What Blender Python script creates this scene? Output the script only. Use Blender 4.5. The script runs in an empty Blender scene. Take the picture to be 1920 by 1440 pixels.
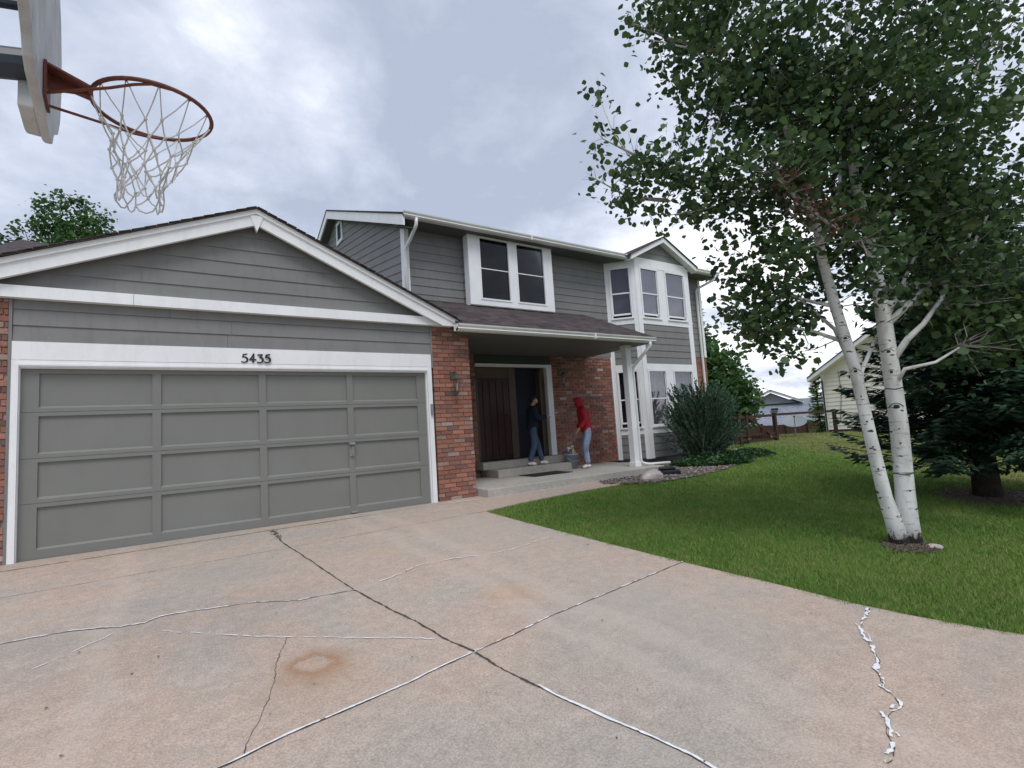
import bpy, math, random
import numpy as np
from mathutils import Vector, Matrix
random.seed(7); rng = np.random.default_rng(11)
scene = bpy.context.scene
COL = scene.collection
rad = math.radians

# ---------------------------------------------------------------- ground shape
def G(x, y):
    z = 0.0
    if y < -0.3: z -= 0.055 * (-0.3 - y) if y > -14 else 0.055 * 13.7
    t = y - 5.0
    if t > 0: z -= min(2.3, 0.15 * t) * min(1.0, max(0.0, (x - 18.0) / 12.0))
    return z

# ---------------------------------------------------------------- object helpers
def tag(o, label=None, cat=None, group=None, kind=None):
    if label: o['label'] = label
    if cat: o['category'] = cat
    if group: o['group'] = group
    if kind: o['kind'] = kind
    return o
def thing(name, label, cat, loc=(0, 0, 0), group=None):
    o = bpy.data.objects.new(name, None); COL.objects.link(o)
    o.location = loc; o.empty_display_size = 0.2
    return tag(o, label, cat, group)
def link(name, me, mat, parent=None, smooth=False, label=None):
    if mat is not None: me.materials.append(mat)
    o = bpy.data.objects.new(name, me); COL.objects.link(o)
    if smooth: me.polygons.foreach_set('use_smooth', [True] * len(me.polygons))
    if parent is not None:
        o.parent = parent
        w = Vector((0, 0, 0)); p = parent
        while p is not None: w += p.location; p = p.parent
        o.location = -w      # geometry is written in world coordinates
    if label: o['label'] = label
    return o

class MB:
    """collects faces for one mesh; all coordinates in metres, world space"""
    def __init__(s, M=None): s.v = []; s.f = []; s.c = []; s.M = M; s.col = None
    def add(s, vs, fs):
        b = len(s.v)
        for p in vs:
            p = Vector(p)
            if s.M is not None: p = s.M(p)
            s.v.append(tuple(p))
        for f in fs: s.f.append([b + i for i in f]); s.c.append(s.col)
        return s
    def box(s, x0, x1, y0, y1, z0, z1):
        return s.add([(x0,y0,z0),(x1,y0,z0),(x1,y1,z0),(x0,y1,z0),(x0,y0,z1),(x1,y0,z1),(x1,y1,z1),(x0,y1,z1)],
            [(0,3,2,1),(4,5,6,7),(0,1,5,4),(1,2,6,5),(2,3,7,6),(3,0,4,7)])
    def loft(s, A, B):
        n = len(A)
        return s.add(list(A) + list(B), [tuple(range(n))[::-1], tuple(range(n, 2*n))] + [(i, (i+1) % n, n+(i+1) % n, n+i) for i in range(n)])
    def prism_y(s, poly, y0, y1): return s.loft([(x, y0, z) for x, z in poly], [(x, y1, z) for x, z in poly])
    def prism_x(s, poly, x0, x1): return s.loft([(x0, y, z) for y, z in poly], [(x1, y, z) for y, z in poly])
    def prism_z(s, poly, z0, z1): return s.loft([(x, y, z0) for x, y in poly], [(x, y, z1) for x, y in poly])
    def beam(s, a, b, w, h, up=(0, 0, 1)):
        a = Vector(a); b = Vector(b); d = (b - a).normalized(); u = Vector(up)
        r = d.cross(u)
        if r.length < 1e-4: r = Vector((1, 0, 0))
        r.normalize(); q = r.cross(d).normalized()
        k = [(-w/2, -h/2), (w/2, -h/2), (w/2, h/2), (-w/2, h/2)]
        return s.loft([a + r*i + q*j for i, j in k], [b + r*i + q*j for i, j in k])
    def tube(s, pts, rr, n=8, cap=True, sq=1.0):
        pts = [Vector(p) for p in pts]; m = len(pts)
        if not hasattr(rr, '__len__'): rr = [rr] * m
        vs = []; prev = None
        for i, p in enumerate(pts):
            d = (pts[min(i+1, m-1)] - pts[max(i-1, 0)])
            d = d.normalized() if d.length > 1e-9 else Vector((0, 0, 1))
            if prev is None:
                a = Vector((0, 0, 1)) if abs(d.z) < .9 else Vector((1, 0, 0))
                r = d.cross(a).normalized()
            else:
                r = (prev - d * prev.dot(d)); r = r.normalized() if r.length > 1e-6 else prev
            prev = r; q = d.cross(r)
            for k in range(n):
                t = 2*math.pi*k/n
                vs.append(p + (r*math.cos(t) + q*math.sin(t)*sq) * rr[i])
        fs = []
        for i in range(m-1):
            for k in range(n): fs.append((i*n+k, i*n+(k+1) % n, (i+1)*n+(k+1) % n, (i+1)*n+k))
        if cap: fs += [tuple(range(n))[::-1], tuple(range((m-1)*n, m*n))]
        return s.add(vs, fs)
    def ball(s, c, r, n=10, m=7):
        c = Vector(c); r = r if hasattr(r, '__len__') else (r, r, r); vs = [c + Vector((0, 0, -r[2]))]; fs = []
        for i in range(1, m):
            a = -math.pi/2 + math.pi*i/m
            for k in range(n):
                t = 2*math.pi*k/n; vs.append(c + Vector((r[0]*math.cos(a)*math.cos(t), r[1]*math.cos(a)*math.sin(t), r[2]*math.sin(a))))
        vs.append(c + Vector((0, 0, r[2]))); L = len(vs)-1
        for k in range(n):
            fs.append((0, 1+(k+1) % n, 1+k)); fs.append((L, L-n+k, L-n+(k+1) % n))
            for i in range(m-2): fs.append((1+i*n+k, 1+i*n+(k+1) % n, 1+(i+1)*n+(k+1) % n, 1+(i+1)*n+k))
        return s.add(vs, fs)
    def lathe(s, c, prof, n=20):
        c = Vector(c); vs = []; fs = []
        for r, z in prof:
            for k in range(n):
                t = 2*math.pi*k/n; vs.append(c + Vector((r*math.cos(t), r*math.sin(t), z)))
        for i in range(len(prof)-1):
            for k in range(n): fs.append((i*n+k, i*n+(k+1) % n, (i+1)*n+(k+1) % n, (i+1)*n+k))
        return s.add(vs, fs)
    def build(s, name, mat, parent=None, smooth=False, label=None, bevel=0):
        me = bpy.data.meshes.new(name); me.from_pydata(s.v, [], s.f); me.update()
        uv = me.uv_layers.new(name='UVMap'); data = np.zeros(len(me.loops)*2, dtype=np.float32)
        Z = Vector((0, 0, 1))
        for p in me.polygons:
            n = p.normal; u = Z.cross(n)
            u = u.normalized() if u.length > .02 else Vector((1, 0, 0))
            w = n.cross(u)
            for li in p.loop_indices:
                co = me.vertices[me.loops[li].vertex_index].co
                data[2*li] = co.dot(u); data[2*li+1] = co.dot(w)
        uv.data.foreach_set('uv', data)
        if any(c is not None for c in s.c):
            at = me.color_attributes.new('tint', 'FLOAT_COLOR', 'CORNER'); arr = np.ones((len(me.loops), 4), dtype=np.float32)
            for p, c in zip(me.polygons, s.c):
                if c is not None:
                    for li in p.loop_indices: arr[li, :3] = c
            at.data.foreach_set('color', arr.ravel())
        o = link(name, me, mat, parent, smooth, label)
        if bevel:
            m = o.modifiers.new('bevel', 'BEVEL'); m.width = bevel; m.segments = 2; m.limit_method = 'ANGLE'; m.angle_limit = rad(50)
        return o

def frame(ox, oy, ux, uy, nx, ny):
    """local wall frame: (u along the wall, d out of the wall, z)"""
    return lambda p: Vector((ox + p.x*ux + p.y*nx, oy + p.x*uy + p.y*ny, p.z))
def wbox(mb, u0, u1, d0, d1, z0, z1): return mb.box(u0, u1, d0, d1, z0, z1)

# ---------------------------------------------------------------- materials
def new_mat(name):
    m = bpy.data.materials.new(name); m.use_nodes = True; nt = m.node_tree
    b = nt.nodes['Principled BSDF']; return m, nt, b
class NB:
    def __init__(s, nt): s.nt = nt
    def n(s, t, **k):
        x = s.nt.nodes.new(t)
        for a, b in k.items(): setattr(x, a, b)
        return x
    def l(s, a, b): s.nt.links.new(a, b)
    def val(s, sock, v):
        if hasattr(v, 'is_linked') or hasattr(v, 'links'): s.l(v, sock)
        else: sock.default_value = v
    def math(s, op, a, b=0.0, c=0.0, clamp=False):
        x = s.n('ShaderNodeMath', operation=op); x.use_clamp = clamp
        s.val(x.inputs[0], a); s.val(x.inputs[1], b); s.val(x.inputs[2], c); return x.outputs[0]
    def noise(s, vec, scale, detail=3, rough=.5, dist=0.0, w=None):
        x = s.n('ShaderNodeTexNoise'); x.inputs['Scale'].default_value = scale; x.inputs['Detail'].default_value = detail
        x.inputs['Roughness'].default_value = rough; x.inputs['Distortion'].default_value = dist
        if vec is not None: s.l(vec, x.inputs['Vector'])
        return x.outputs['Fac']
    def ramp(s, fac, stops, interp='LINEAR'):
        x = s.n('ShaderNodeValToRGB'); cr = x.color_ramp; cr.interpolation = interp
        while len(cr.elements) < len(stops): cr.elements.new(.5)
        for e, (p, c) in zip(cr.elements, stops):
            e.position = p; e.color = (c[0], c[1], c[2], 1) if hasattr(c, '__len__') else (c, c, c, 1)
        s.l(fac, x.inputs[0]); return x.outputs[0]
    def mix(s, f, a, b, mode='MIX'):
        x = s.n('ShaderNodeMix', data_type='RGBA', blend_type=mode)
        s.val(x.inputs[0], f)
        for sock, v in ((x.inputs[6], a), (x.inputs[7], b)):
            if hasattr(v, 'links'): s.l(v, sock)
            else: sock.default_value = (v[0], v[1], v[2], 1)
        return x.outputs[2]
    def mapping(s, vec, scale=(1, 1, 1), rot=(0, 0, 0), loc=(0, 0, 0)):
        x = s.n('ShaderNodeMapping'); x.inputs['Scale'].default_value = scale; x.inputs['Rotation'].default_value = rot; x.inputs['Location'].default_value = loc
        s.l(vec, x.inputs['Vector']); return x.outputs[0]
    def pos(s): return s.n('ShaderNodeNewGeometry').outputs['Position']
    def uv(s):
        return s.n('ShaderNodeTexCoord').outputs['UV']
    def bump(s, h, strength=.3, dist=.01):
        x = s.n('ShaderNodeBump'); x.inputs['Strength'].default_value = strength; x.inputs['Distance'].default_value = dist
        s.l(h, x.inputs['Height']); return x.outputs[0]
def paint(name, col, rough=.55, var=.12, scale=3.0, grain=0.0, spec=.4, dirt=0.0, metal=0.0):
    m, nt, b = new_mat(name); B = NB(nt); P = B.pos()
    f = B.noise(P, scale, 5, .6)
    c = B.ramp(f, [(.3, [k*(1-var) for k in col]), (.7, [min(1, k*(1+var)) for k in col])])
    if dirt:
        f2 = B.noise(B.mapping(P, (1, 1, .25)), 9, 6, .7)
        c = B.mix(B.math('MULTIPLY', B.ramp(f2, [(.5, 0), (.75, 1)]), dirt), c, [k*.55 for k in col])
    B.l(c, b.inputs['Base Color']); b.inputs['Roughness'].default_value = rough
    b.inputs['Specular IOR Level'].default_value = spec; b.inputs['Metallic'].default_value = metal
    if grain:
        g = B.noise(B.mapping(B.uv(), (6, 90, 1)), 1.5, 4, .6)
        B.l(B.bump(g, grain, .004), b.inputs['Normal'])
    return m
M = {}
M['siding'] = paint('siding_grey_paint', (.212, .210, .208), .6, .08, 1.4, .35, .3, .35)
M['siding_dark'] = paint('siding_dark_green', (.055, .065, .065), .6, .05, 1.2, .3, .3)  # dark green paint of the lap boards above the entry
M['door_grey'] = paint('garage_door_grey', (.200, .203, .190), .45, .05, .9, .10, .4, .10)
M['white'] = paint('white_trim_paint', (.84, .85, .865), .5, .04, 2.0, .25, .4, .22)
M['gutter'] = paint('gutter_white', (.80, .805, .79), .35, .04, 3.0, 0, .5, .18)
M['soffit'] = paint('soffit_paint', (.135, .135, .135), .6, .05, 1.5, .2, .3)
M['black'] = paint('black_iron', (.012, .013, .016), .45, .1, 8, 0, .5)
M['dark'] = paint('dark_interior', (.013, .017, .032), .8, .1, 2)
M['navy_int'] = paint('navy_interior_wall', (.022, .03, .07), .7, .1, 2)
M['bronze'] = paint('lantern_bronze', (.10, .10, .085), .5, .2, 20, 0, .5, .2, .4)
M['pole'] = paint('dark_blue_steel', (.03, .042, .06), .45, .15, 8, 0, .5, .2)
M['rim'] = paint('rim_orange_rust', (.15, .045, .032), .55, .3, 25, 0, .4, .4)
M['net'] = paint('net_cord', (.55, .55, .54), .9, .15, 30)
M['steel'] = paint('galvanised_steel', (.35, .36, .37), .4, .1, 10, 0, .5, .2, .5)
M['mat'] = paint('door_mat_rubber', (.012, .012, .013), .9, .3, 60)
M['bucket'] = paint('grey_plastic_bucket', (.27, .31, .37), .45, .08, 6)
M['tan'] = paint('tan_wood', (.10, .075, .055), .6, .15, 4, .3)
M['redwood'] = paint('red_brown_wood', (.10, .03, .02), .7, .25, 5, .4, .3, .3)
M['shoe'] = paint('white_shoe', (.7, .7, .7), .6, .1, 20)
M['rubber'] = paint('dark_shoe', (.03, .03, .035), .6, .1, 20)
M['skin'] = paint('skin', (.50, .29, .21), .55, .06, 20)
M['hair'] = paint('dark_hair', (.015, .012, .010), .6, .2, 60)
M['navy'] = paint('navy_cloth', (.010, .014, .032), .9, .15, 15)
M['red'] = paint('red_cloth', (.36, .012, .025), .75, .15, 12)
M['paper'] = paint('paper', (.7, .72, .75), .7, .02, 5)
M['yellow'] = paint('yellow_bottle', (.42, .38, .17), .5, .2, 12)
M['blue'] = paint('blue_plastic', (.04, .12, .25), .5, .1, 12)
M['tarp'] = paint('dark_plastic_sheet', (.02, .022, .026), .35, .2, 12)
M['foundation'] = paint('foundation_concrete', (.2, .19, .18), .9, .15, 6)
M['foundation_light'] = paint('chipped_concrete', (.50, .48, .45), .9, .3, 40)
M['dish'] = paint('dish_grey', (.24, .265, .28), .5, .05, 4)
M['shadeblind'] = paint('pale_window_shade', (.22, .23, .265), .8, .04, 2)

def denim(name, a, b_):
    m, nt, b = new_mat(name); B = NB(nt); P = B.pos()
    c = B.ramp(B.noise(B.mapping(P, (1, 1, .5)), 9, 4, .6), [(.35, a), (.65, b_)])
    B.l(c, b.inputs['Base Color']); b.inputs['Roughness'].default_value = .9
    B.l(B.bump(B.noise(P, 16, 3), .6, .02), b.inputs['Normal']); return m
M['jeans_light'] = denim('light_denim', (.16, .22, .33), (.36, .44, .56))
M['jeans_dark'] = denim('mid_denim', (.035, .065, .115), (.07, .11, .17))

# bricks: real bricks carry a per-brick tint
m, nt, b = new_mat('used_brick'); B = NB(nt); P = B.pos()
at = B.n('ShaderNodeAttribute'); at.attribute_name = 'tint'
f = B.noise(P, 55, 5, .7); f2 = B.noise(P, 14, 4, .6)
c = B.mix(.35, at.outputs['Color'], B.ramp(f, [(.3, .02), (.7, .5)]), 'OVERLAY')
c = B.mix(B.math('MULTIPLY', B.ramp(f2, [(.60, 0), (.74, 1)]), .35), c, (.42, .38, .35))
B.l(c, b.inputs['Base Color']); b.inputs['Roughness'].default_value = .9; b.inputs['Specular IOR Level'].default_value = .2
B.l(B.bump(f, .7, .006), b.inputs['Normal']); M['brick'] = m
M['mortar'] = paint('mortar', (.34, .28, .25), .95, .2, 30)

# shingles on UV (u horizontal, v up the slope)
def shingle(name, cols):
    m, nt, b = new_mat(name); B = NB(nt); U = B.uv()
    sp = B.n('ShaderNodeSeparateXYZ'); B.l(U, sp.inputs[0])
    row = B.math('FLOOR', B.math('DIVIDE', sp.outputs[1], .142)); rf = B.math('FRACT', B.math('DIVIDE', sp.outputs[1], .142))
    wn = B.n('ShaderNodeTexWhiteNoise', noise_dimensions='1D'); B.l(row, wn.inputs['W'])
    uo = B.math('ADD', B.math('DIVIDE', sp.outputs[0], .17), B.math('MULTIPLY', wn.outputs[0], 7))
    cl = B.math('FLOOR', uo); cf = B.math('FRACT', uo)
    cb = B.n('ShaderNodeCombineXYZ'); B.l(cl, cb.inputs[0]); B.l(row, cb.inputs[1])
    w2 = B.n('ShaderNodeTexWhiteNoise', noise_dimensions='2D'); B.l(cb.outputs[0], w2.inputs['Vector'])
    c = B.ramp(w2.outputs[0], [(0, cols[0]), (.35, cols[1]), (.7, cols[2]), (1, cols[3])])
    g = B.noise(U, 160, 3, .7); c = B.mix(.35, c, B.ramp(g, [(.3, .1), (.7, .9)]), 'OVERLAY')
    edge = B.math('MAXIMUM', B.math('LESS_THAN', rf, .09), B.math('MULTIPLY', B.math('LESS_THAN', cf, .04), .6))
    c = B.mix(B.math('MULTIPLY', edge, .75), c, (.012, .011, .012))
    B.l(c, b.inputs['Base Color']); b.inputs['Roughness'].default_value = .95; b.inputs['Specular IOR Level'].default_value = .15
    h = B.math('SUBTRACT', B.math('MULTIPLY', w2.outputs[0], .5), rf)
    B.l(B.bump(h, .8, .012), b.inputs['Normal']); return m
M['shingle'] = shingle('brown_asphalt_shingle', [(.045, .036, .036), (.075, .06, .06), (.10, .082, .083), (.06, .05, .055)])
M['shingle_blue'] = shingle('weathered_blue_grey_shingle', [(.20, .22, .26), (.25, .28, .33), (.30, .33, .39), (.22, .25, .30)])

# glass
def glass(name, t=.5, g=.5):
    m, nt, b = new_mat(name); B = NB(nt); nt.nodes.remove(b); out = nt.nodes['Material Output']
    tr = B.n('ShaderNodeBsdfTransparent'); tr.inputs[0].default_value = (t, t, t*1.05, 1)
    gl = B.n('ShaderNodeBsdfGlossy'); gl.inputs['Roughness'].default_value = .03
    fr = B.n('ShaderNodeFresnel'); fr.inputs['IOR'].default_value = 1.5
    f = B.math('ADD', B.math('MULTIPLY', fr.outputs[0], g), .02, clamp=True)
    B.l(B.bump(B.noise(B.pos(), 1.6, 2), .12, .05), gl.inputs['Normal'])
    mx = B.n('ShaderNodeMixShader'); B.l(f, mx.inputs[0]); B.l(tr.outputs[0], mx.inputs[1]); B.l(gl.outputs[0], mx.inputs[2])
    B.l(mx.outputs[0], out.inputs[0]); return m
M['glass'] = glass('window_glass', t=.75, g=.20)
M['glass_screen'] = glass('window_glass_behind_screen', t=.30, g=.13)
M['glass_lamp'] = glass('lantern_glass', t=.85)

def curtain_mat():
    m, nt, b = new_mat('pale_curtain'); B = NB(nt)
    c = B.ramp(B.noise(B.mapping(B.pos(), (14, 14, .4)), 2.2, 3, .6), [(.3, (.16, .15, .14)), (.5, (.42, .39, .36)), (.7, (.62, .59, .55))])
    B.l(c, b.inputs['Base Color']); b.inputs['Roughness'].default_value = .9; return m
M['curtain'] = curtain_mat()

# concrete
def concrete(name, driveway):
    m, nt, b = new_mat(name); B = NB(nt); P = B.pos()
    big = B.noise(B.mapping(P, (1, 1, 1), (0, 0, .5), (3, 1, 0)), .42, 5, .58, .4)
    if driveway: c = B.ramp(big, [(.32, (.345, .322, .288)), (.44, (.405, .342, .290)), (.56, (.450, .350, .283)), (.70, (.385, .348, .305))])
    else: c = B.ramp(big, [(.3, (.36, .345, .315)), (.7, (.46, .44, .405))])
    streak = B.noise(B.mapping(P, (.55, 2.6, 1), (0, 0, .35)), 1.1, 8, .68, 1.2)
    c = B.mix(B.ramp(streak, [(.50, 0), (.74, .36)]), c, (.52, .43, .365))
    streak2 = B.noise(B.mapping(P, (.8, 1.7, 1), (0, 0, -1.0)), .8, 8, .72, 1.0)
    c = B.mix(B.ramp(streak2, [(.50, 0), (.74, .42)]), c, (.335, .305, .275))
    fine = B.noise(P, 90, 6, .75); mid = B.noise(P, 11, 6, .7)
    c = B.mix(.36, c, B.ramp(fine, [(.36, .12), (.64, .88)]), 'OVERLAY')
    c = B.mix(.30, c, B.ramp(mid, [(.3, .3), (.7, .7)]), 'OVERLAY')
    sp = B.noise(P, 150, 2, .5); c = B.mix(B.ramp(sp, [(.66, 0), (.70, .6)]), c, (.14, .115, .10)); sp2 = B.noise(B.mapping(P, loc=(9, 4, 0)), 120, 2, .5); c = B.mix(B.ramp(sp2, [(.66, 0), (.70, .5)]), c, (.66, .60, .54))
    if driveway:
        def blob(x, y, r, inner=None, stretch=1.0):
            mp = B.mapping(P, (1/r, stretch/r, 0), (0, 0, 0), (-x/r, -y*stretch/r, 0))
            ln = B.n('ShaderNodeVectorMath', operation='LENGTH'); B.l(mp, ln.inputs[0])
            d = B.math('ADD', ln.outputs['Value'], B.math('MULTIPLY', B.math('SUBTRACT', B.noise(P, 7, 5, .7), .5), .9))
            if inner: return B.ramp(d, [(.0, .0), (inner, .02), (inner+.12, 1), (.62, .45), (1.0, 0)])
            return B.ramp(d, [(0, 1), (1.0, 0)])
        c = B.mix(B.math('MULTIPLY', blob(2.07, -4.36, .26, .28), .75), c, (.30, .15, .07))
        c = B.mix(B.math('MULTIPLY', blob(2.03, -4.52, .42), .42), c, (.33, .21, .12))
        c = B.mix(B.math('MULTIPLY', blob(3.62, -4.12, .34), .50), c, (.48, .28, .14))
        c = B.mix(B.math('MULTIPLY', blob(3.2, -2.3, .5), .25), c, (.52, .36, .24))
        c = B.mix(B.math('MULTIPLY', blob(1.8, -1.9, .55), .35), c, (.33, .31, .285))
        c = B.mix(B.math('MULTIPLY', blob(4.3, -4.9, 1.1, None, .8), .45), c, (.37, .355, .32))
        c = B.mix(B.math('MULTIPLY', blob(4.7, -2.3, 1.3, None, .8), .45), c, (.40, .375, .33))
        for k, (x0, w) in enumerate([(3.9, .16), (3.55, .12), (1.0, .13)]):   # faint tyre tracks along the drive
            sx = B.n('ShaderNodeSeparateXYZ'); B.l(P, sx.inputs[0])
            wob = B.math('ADD', sx.outputs[0], B.math('MULTIPLY', B.noise(P, .8, 2), .5))
            d = B.math('ABSOLUTE', B.math('SUBTRACT', wob, x0+.25))
            c = B.mix(B.math('MULTIPLY', B.ramp(B.math('DIVIDE', d, w), [(.35, 1), (1, 0)]), .16), c, (.62, .53, .46))
    B.l(c, b.inputs['Base Color']); b.inputs['Roughness'].default_value = .85; b.inputs['Specular IOR Level'].default_value = .3
    B.l(B.bump(B.mix(.5, fine, mid), .35, .006), b.inputs['Normal']); return m
M['driveway'] = concrete('driveway_concrete', True)
M['porch'] = concrete('porch_concrete', False)
M['path'] = concrete('path_concrete', True)
M['caulk'] = paint('white_crack_caulk', (.74, .76, .78), .7, .12, 30)
M['crackdark'] = paint('dark_crack', (.075, .062, .052), .95, .4, 20)

# lawn
def lawn_col(B):
    P = B.pos()
    n1 = B.noise(P, .55, 4, .6); n2 = B.noise(P, 3.2, 4, .65)
    c = B.ramp(n1, [(.3, (.072, .165, .024)), (.5, (.115, .225, .034)), (.7, (.185, .275, .060))])
    c = B.mix(B.ramp(n2, [(.50, 0), (.72, .6)]), c, (.25, .28, .085))
    # drier neighbouring lawn beyond the boundary line x*.83+y*.56
    sx = B.n('ShaderNodeSeparateXYZ'); B.l(P, sx.inputs[0])
    d = B.math('SUBTRACT', B.math('MULTIPLY', sx.outputs[0], .761), B.math('MULTIPLY', sx.outputs[1], .648))
    d = B.math('ADD', d, B.math('MULTIPLY', B.noise(P, 1.2, 3), .8))
    f = B.ramp(B.math('DIVIDE', B.math('SUBTRACT', d, 12.6), 1.0, clamp=True), [(0, 0), (1, 1)])
    dry = B.ramp(B.noise(P, 1.1, 5, .7), [(.3, (.15, .19, .05)), (.5, (.24, .26, .09)), (.75, (.35, .33, .15))])
    return B.mix(f, c, dry)
m, nt, b = new_mat('lawn_soil_and_thatch'); B = NB(nt)
c = B.mix(.35, lawn_col(B), (.035, .045, .015)); c = B.mix(.4, c, B.ramp(B.noise(B.pos(), 60, 4, .7), [(.3, .1), (.7, .8)]), 'OVERLAY')
B.l(c, b.inputs['Base Color']); b.inputs['Roughness'].default_value = 1; b.inputs['Specular IOR Level'].default_value = .1; M['lawn'] = m
m, nt, b = new_mat('grass_blades'); B = NB(nt)
ri = B.n('ShaderNodeNewGeometry').outputs['Random Per Island']
c = B.mix(B.ramp(ri, [(0, 0), (1, .55)]), lawn_col(B), (.17, .27, .06)); c = B.mix(B.ramp(ri, [(.88, 0), (.90, .75)]), c, (.36, .33, .16))
B.l(c, b.inputs['Base Color']); b.inputs['Roughness'].default_value = .6; b.inputs['Specular IOR Level'].default_value = .25; M['grass'] = m

def leaf_mat(name, cols, trans=.3, rough=.45, spec=.35):
    m, nt, b = new_mat(name); B = NB(nt); out = nt.nodes['Material Output']
    ri = B.n('ShaderNodeNewGeometry').outputs['Random Per Island']
    c = B.ramp(ri, [(i/(len(cols)-1), k) for i, k in enumerate(cols)])
    cl = B.noise(B.pos(), 1.3, 3, .6)
    c = B.mix(B.ramp(cl, [(.35, 0), (.7, .5)]), c, [min(1, k*1.5) for k in cols[-1]])
    B.l(c, b.inputs['Base Color']); b.inputs['Roughness'].default_value = rough; b.inputs['Specular IOR Level'].default_value = spec
    t = B.n('ShaderNodeBsdfTranslucent'); B.l(c, t.inputs[0])
    mx = B.n('ShaderNodeMixShader'); mx.inputs[0].default_value = trans
    B.l(b.outputs[0], mx.inputs[1]); B.l(t.outputs[0], mx.inputs[2]); B.l(mx.outputs[0], out.inputs[0]); return m
M['aspen_leaf'] = leaf_mat('aspen_leaf', [(.020, .048, .028), (.034, .074, .038), (.048, .098, .044), (.070, .125, .045), (.092, .145, .052)], .30, .5, .25)
M['dead_leaf'] = leaf_mat('dead_leaf', [(.10, .05, .04), (.15, .08, .06), (.12, .07, .05)], .2)
M['spruce'] = leaf_mat('spruce_needles', [(.016, .040, .026), (.026, .060, .036), (.042, .088, .048)], .12, .6)
M['juniper'] = leaf_mat('juniper_needles', [(.024, .060, .040), (.042, .092, .058), (.080, .14, .088)], .2, .7, .2)
M['green_tree'] = leaf_mat('mid_green_leaves', [(.035, .085, .025), (.055, .125, .035), (.085, .17, .05)], .35)
M['yellow_tree'] = leaf_mat('yellow_green_needles', [(.16, .24, .06), (.22, .32, .08), (.28, .38, .12)], .45)
M['far_tree'] = leaf_mat('far_tree_leaves', [(.03, .065, .03), (.045, .095, .04), (.07, .12, .06)], .3)
M['ground_cover'] = leaf_mat('ground_cover_leaves', [(.015, .045, .018), (.028, .075, .025), (.05, .11, .035)], .2)

m, nt, b = new_mat('aspen_bark'); B = NB(nt); P = B.pos()
base = B.ramp(B.noise(B.mapping(P, (1, 1, .35)), 6, 5, .6), [(.3, (.50, .50, .47)), (.5, (.70, .70, .69)), (.75, (.82, .82, .82))])
lines = B.noise(B.mapping(P, (5, 5, 42)), 1.3, 3, .6); spots = B.noise(B.mapping(P, (9, 9, 26), loc=(3, 3, 3)), 1.1, 2, .5)
c = B.mix(B.ramp(lines, [(.61, 0), (.68, .75)]), base, (.10, .09, .085))
c = B.mix(B.ramp(spots, [(.65, 0), (.69, .95)]), c, (.03, .028, .027))
sx = B.n('ShaderNodeSeparateXYZ'); B.l(P, sx.inputs[0])
smg = B.noise(B.mapping(P, (3, 3, .7)), 2.2, 5, .65); c = B.mix(B.ramp(smg, [(.5, 0), (.72, .55)]), c, (.27, .25, .215))
lo = B.math('SUBTRACT', 1.0, B.math('DIVIDE', B.math('ADD', sx.outputs[2], .30), .32), clamp=True)
rough_b = B.ramp(B.math('ADD', B.math('MULTIPLY', lo, .75), B.math('MULTIPLY', B.noise(B.mapping(P, (1, 1, .5)), 26, 5, .75), .8)), [(.80, 0), (.88, 1)])
c = B.mix(rough_b, c, (.05, .045, .04))
B.l(c, b.inputs['Base Color']); b.inputs['Roughness'].default_value = .75; b.inputs['Specular IOR Level'].default_value = .25
B.l(B.bump(lines, .4, .008), b.inputs['Normal']); M['aspen_bark'] = m
M['twig'] = paint('twig_bark', (.30, .285, .26), .9, .3, 15)
M['dark_bark'] = paint('dark_spruce_bark', (.045, .038, .032), .95, .4, 25, 0, .2)
m, nt, b = new_mat('pink_quartz_rock'); B = NB(nt); P = B.pos()
c = B.ramp(B.noise(P, 7, 6, .7, .6), [(.3, (.20, .16, .14)), (.5, (.48, .42, .40)), (.7, (.70, .65, .63))]); B.l(c, b.inputs['Base Color'])
b.inputs['Roughness'].default_value = .85; B.l(B.bump(B.noise(P, 18, 5, .7), .8, .03), b.inputs['Normal']); M['rock'] = m
m, nt, b = new_mat('river_gravel'); B = NB(nt)
ri = B.n('ShaderNodeNewGeometry').outputs['Random Per Island']
B.l(B.ramp(ri, [(0, (.09, .072, .064)), (.4, (.17, .14, .125)), (.8, (.26, .225, .205)), (1, (.38, .345, .32))]), b.inputs['Base Color']); b.inputs['Roughness'].default_value = .9; M['gravel'] = m
M['mulch'] = paint('bark_mulch_soil', (.115, .092, .072), 1, .5, 40)
m, nt, b = new_mat('weathered_backboard'); B = NB(nt); P = B.pos()
c = B.ramp(B.noise(P, 5, 5, .6), [(.3, (.36, .37, .38)), (.7, (.55, .56, .58))])
c = B.mix(B.ramp(B.noise(B.mapping(P, (3, 3, 1)), 8, 6, .75), [(.60, 0), (.68, .85)]), c, (.09, .075, .06))
B.l(c, b.inputs['Base Color']); b.inputs['Roughness'].default_value = .6; M['board'] = m
def cream():
    m, nt, b = new_mat('cream_vinyl_siding'); B = NB(nt); P = B.pos()
    c = B.ramp(B.noise(P, .8, 4), [(.3, (.78, .74, .63)), (.7, (.84, .80, .69))]); B.l(c, b.inputs['Base Color']); b.inputs['Roughness'].default_value = .6; return m
M['cream'] = cream()
M['grey_wall'] = paint('far_grey_wall', (.22, .225, .24), .7, .06, 1)

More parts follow.
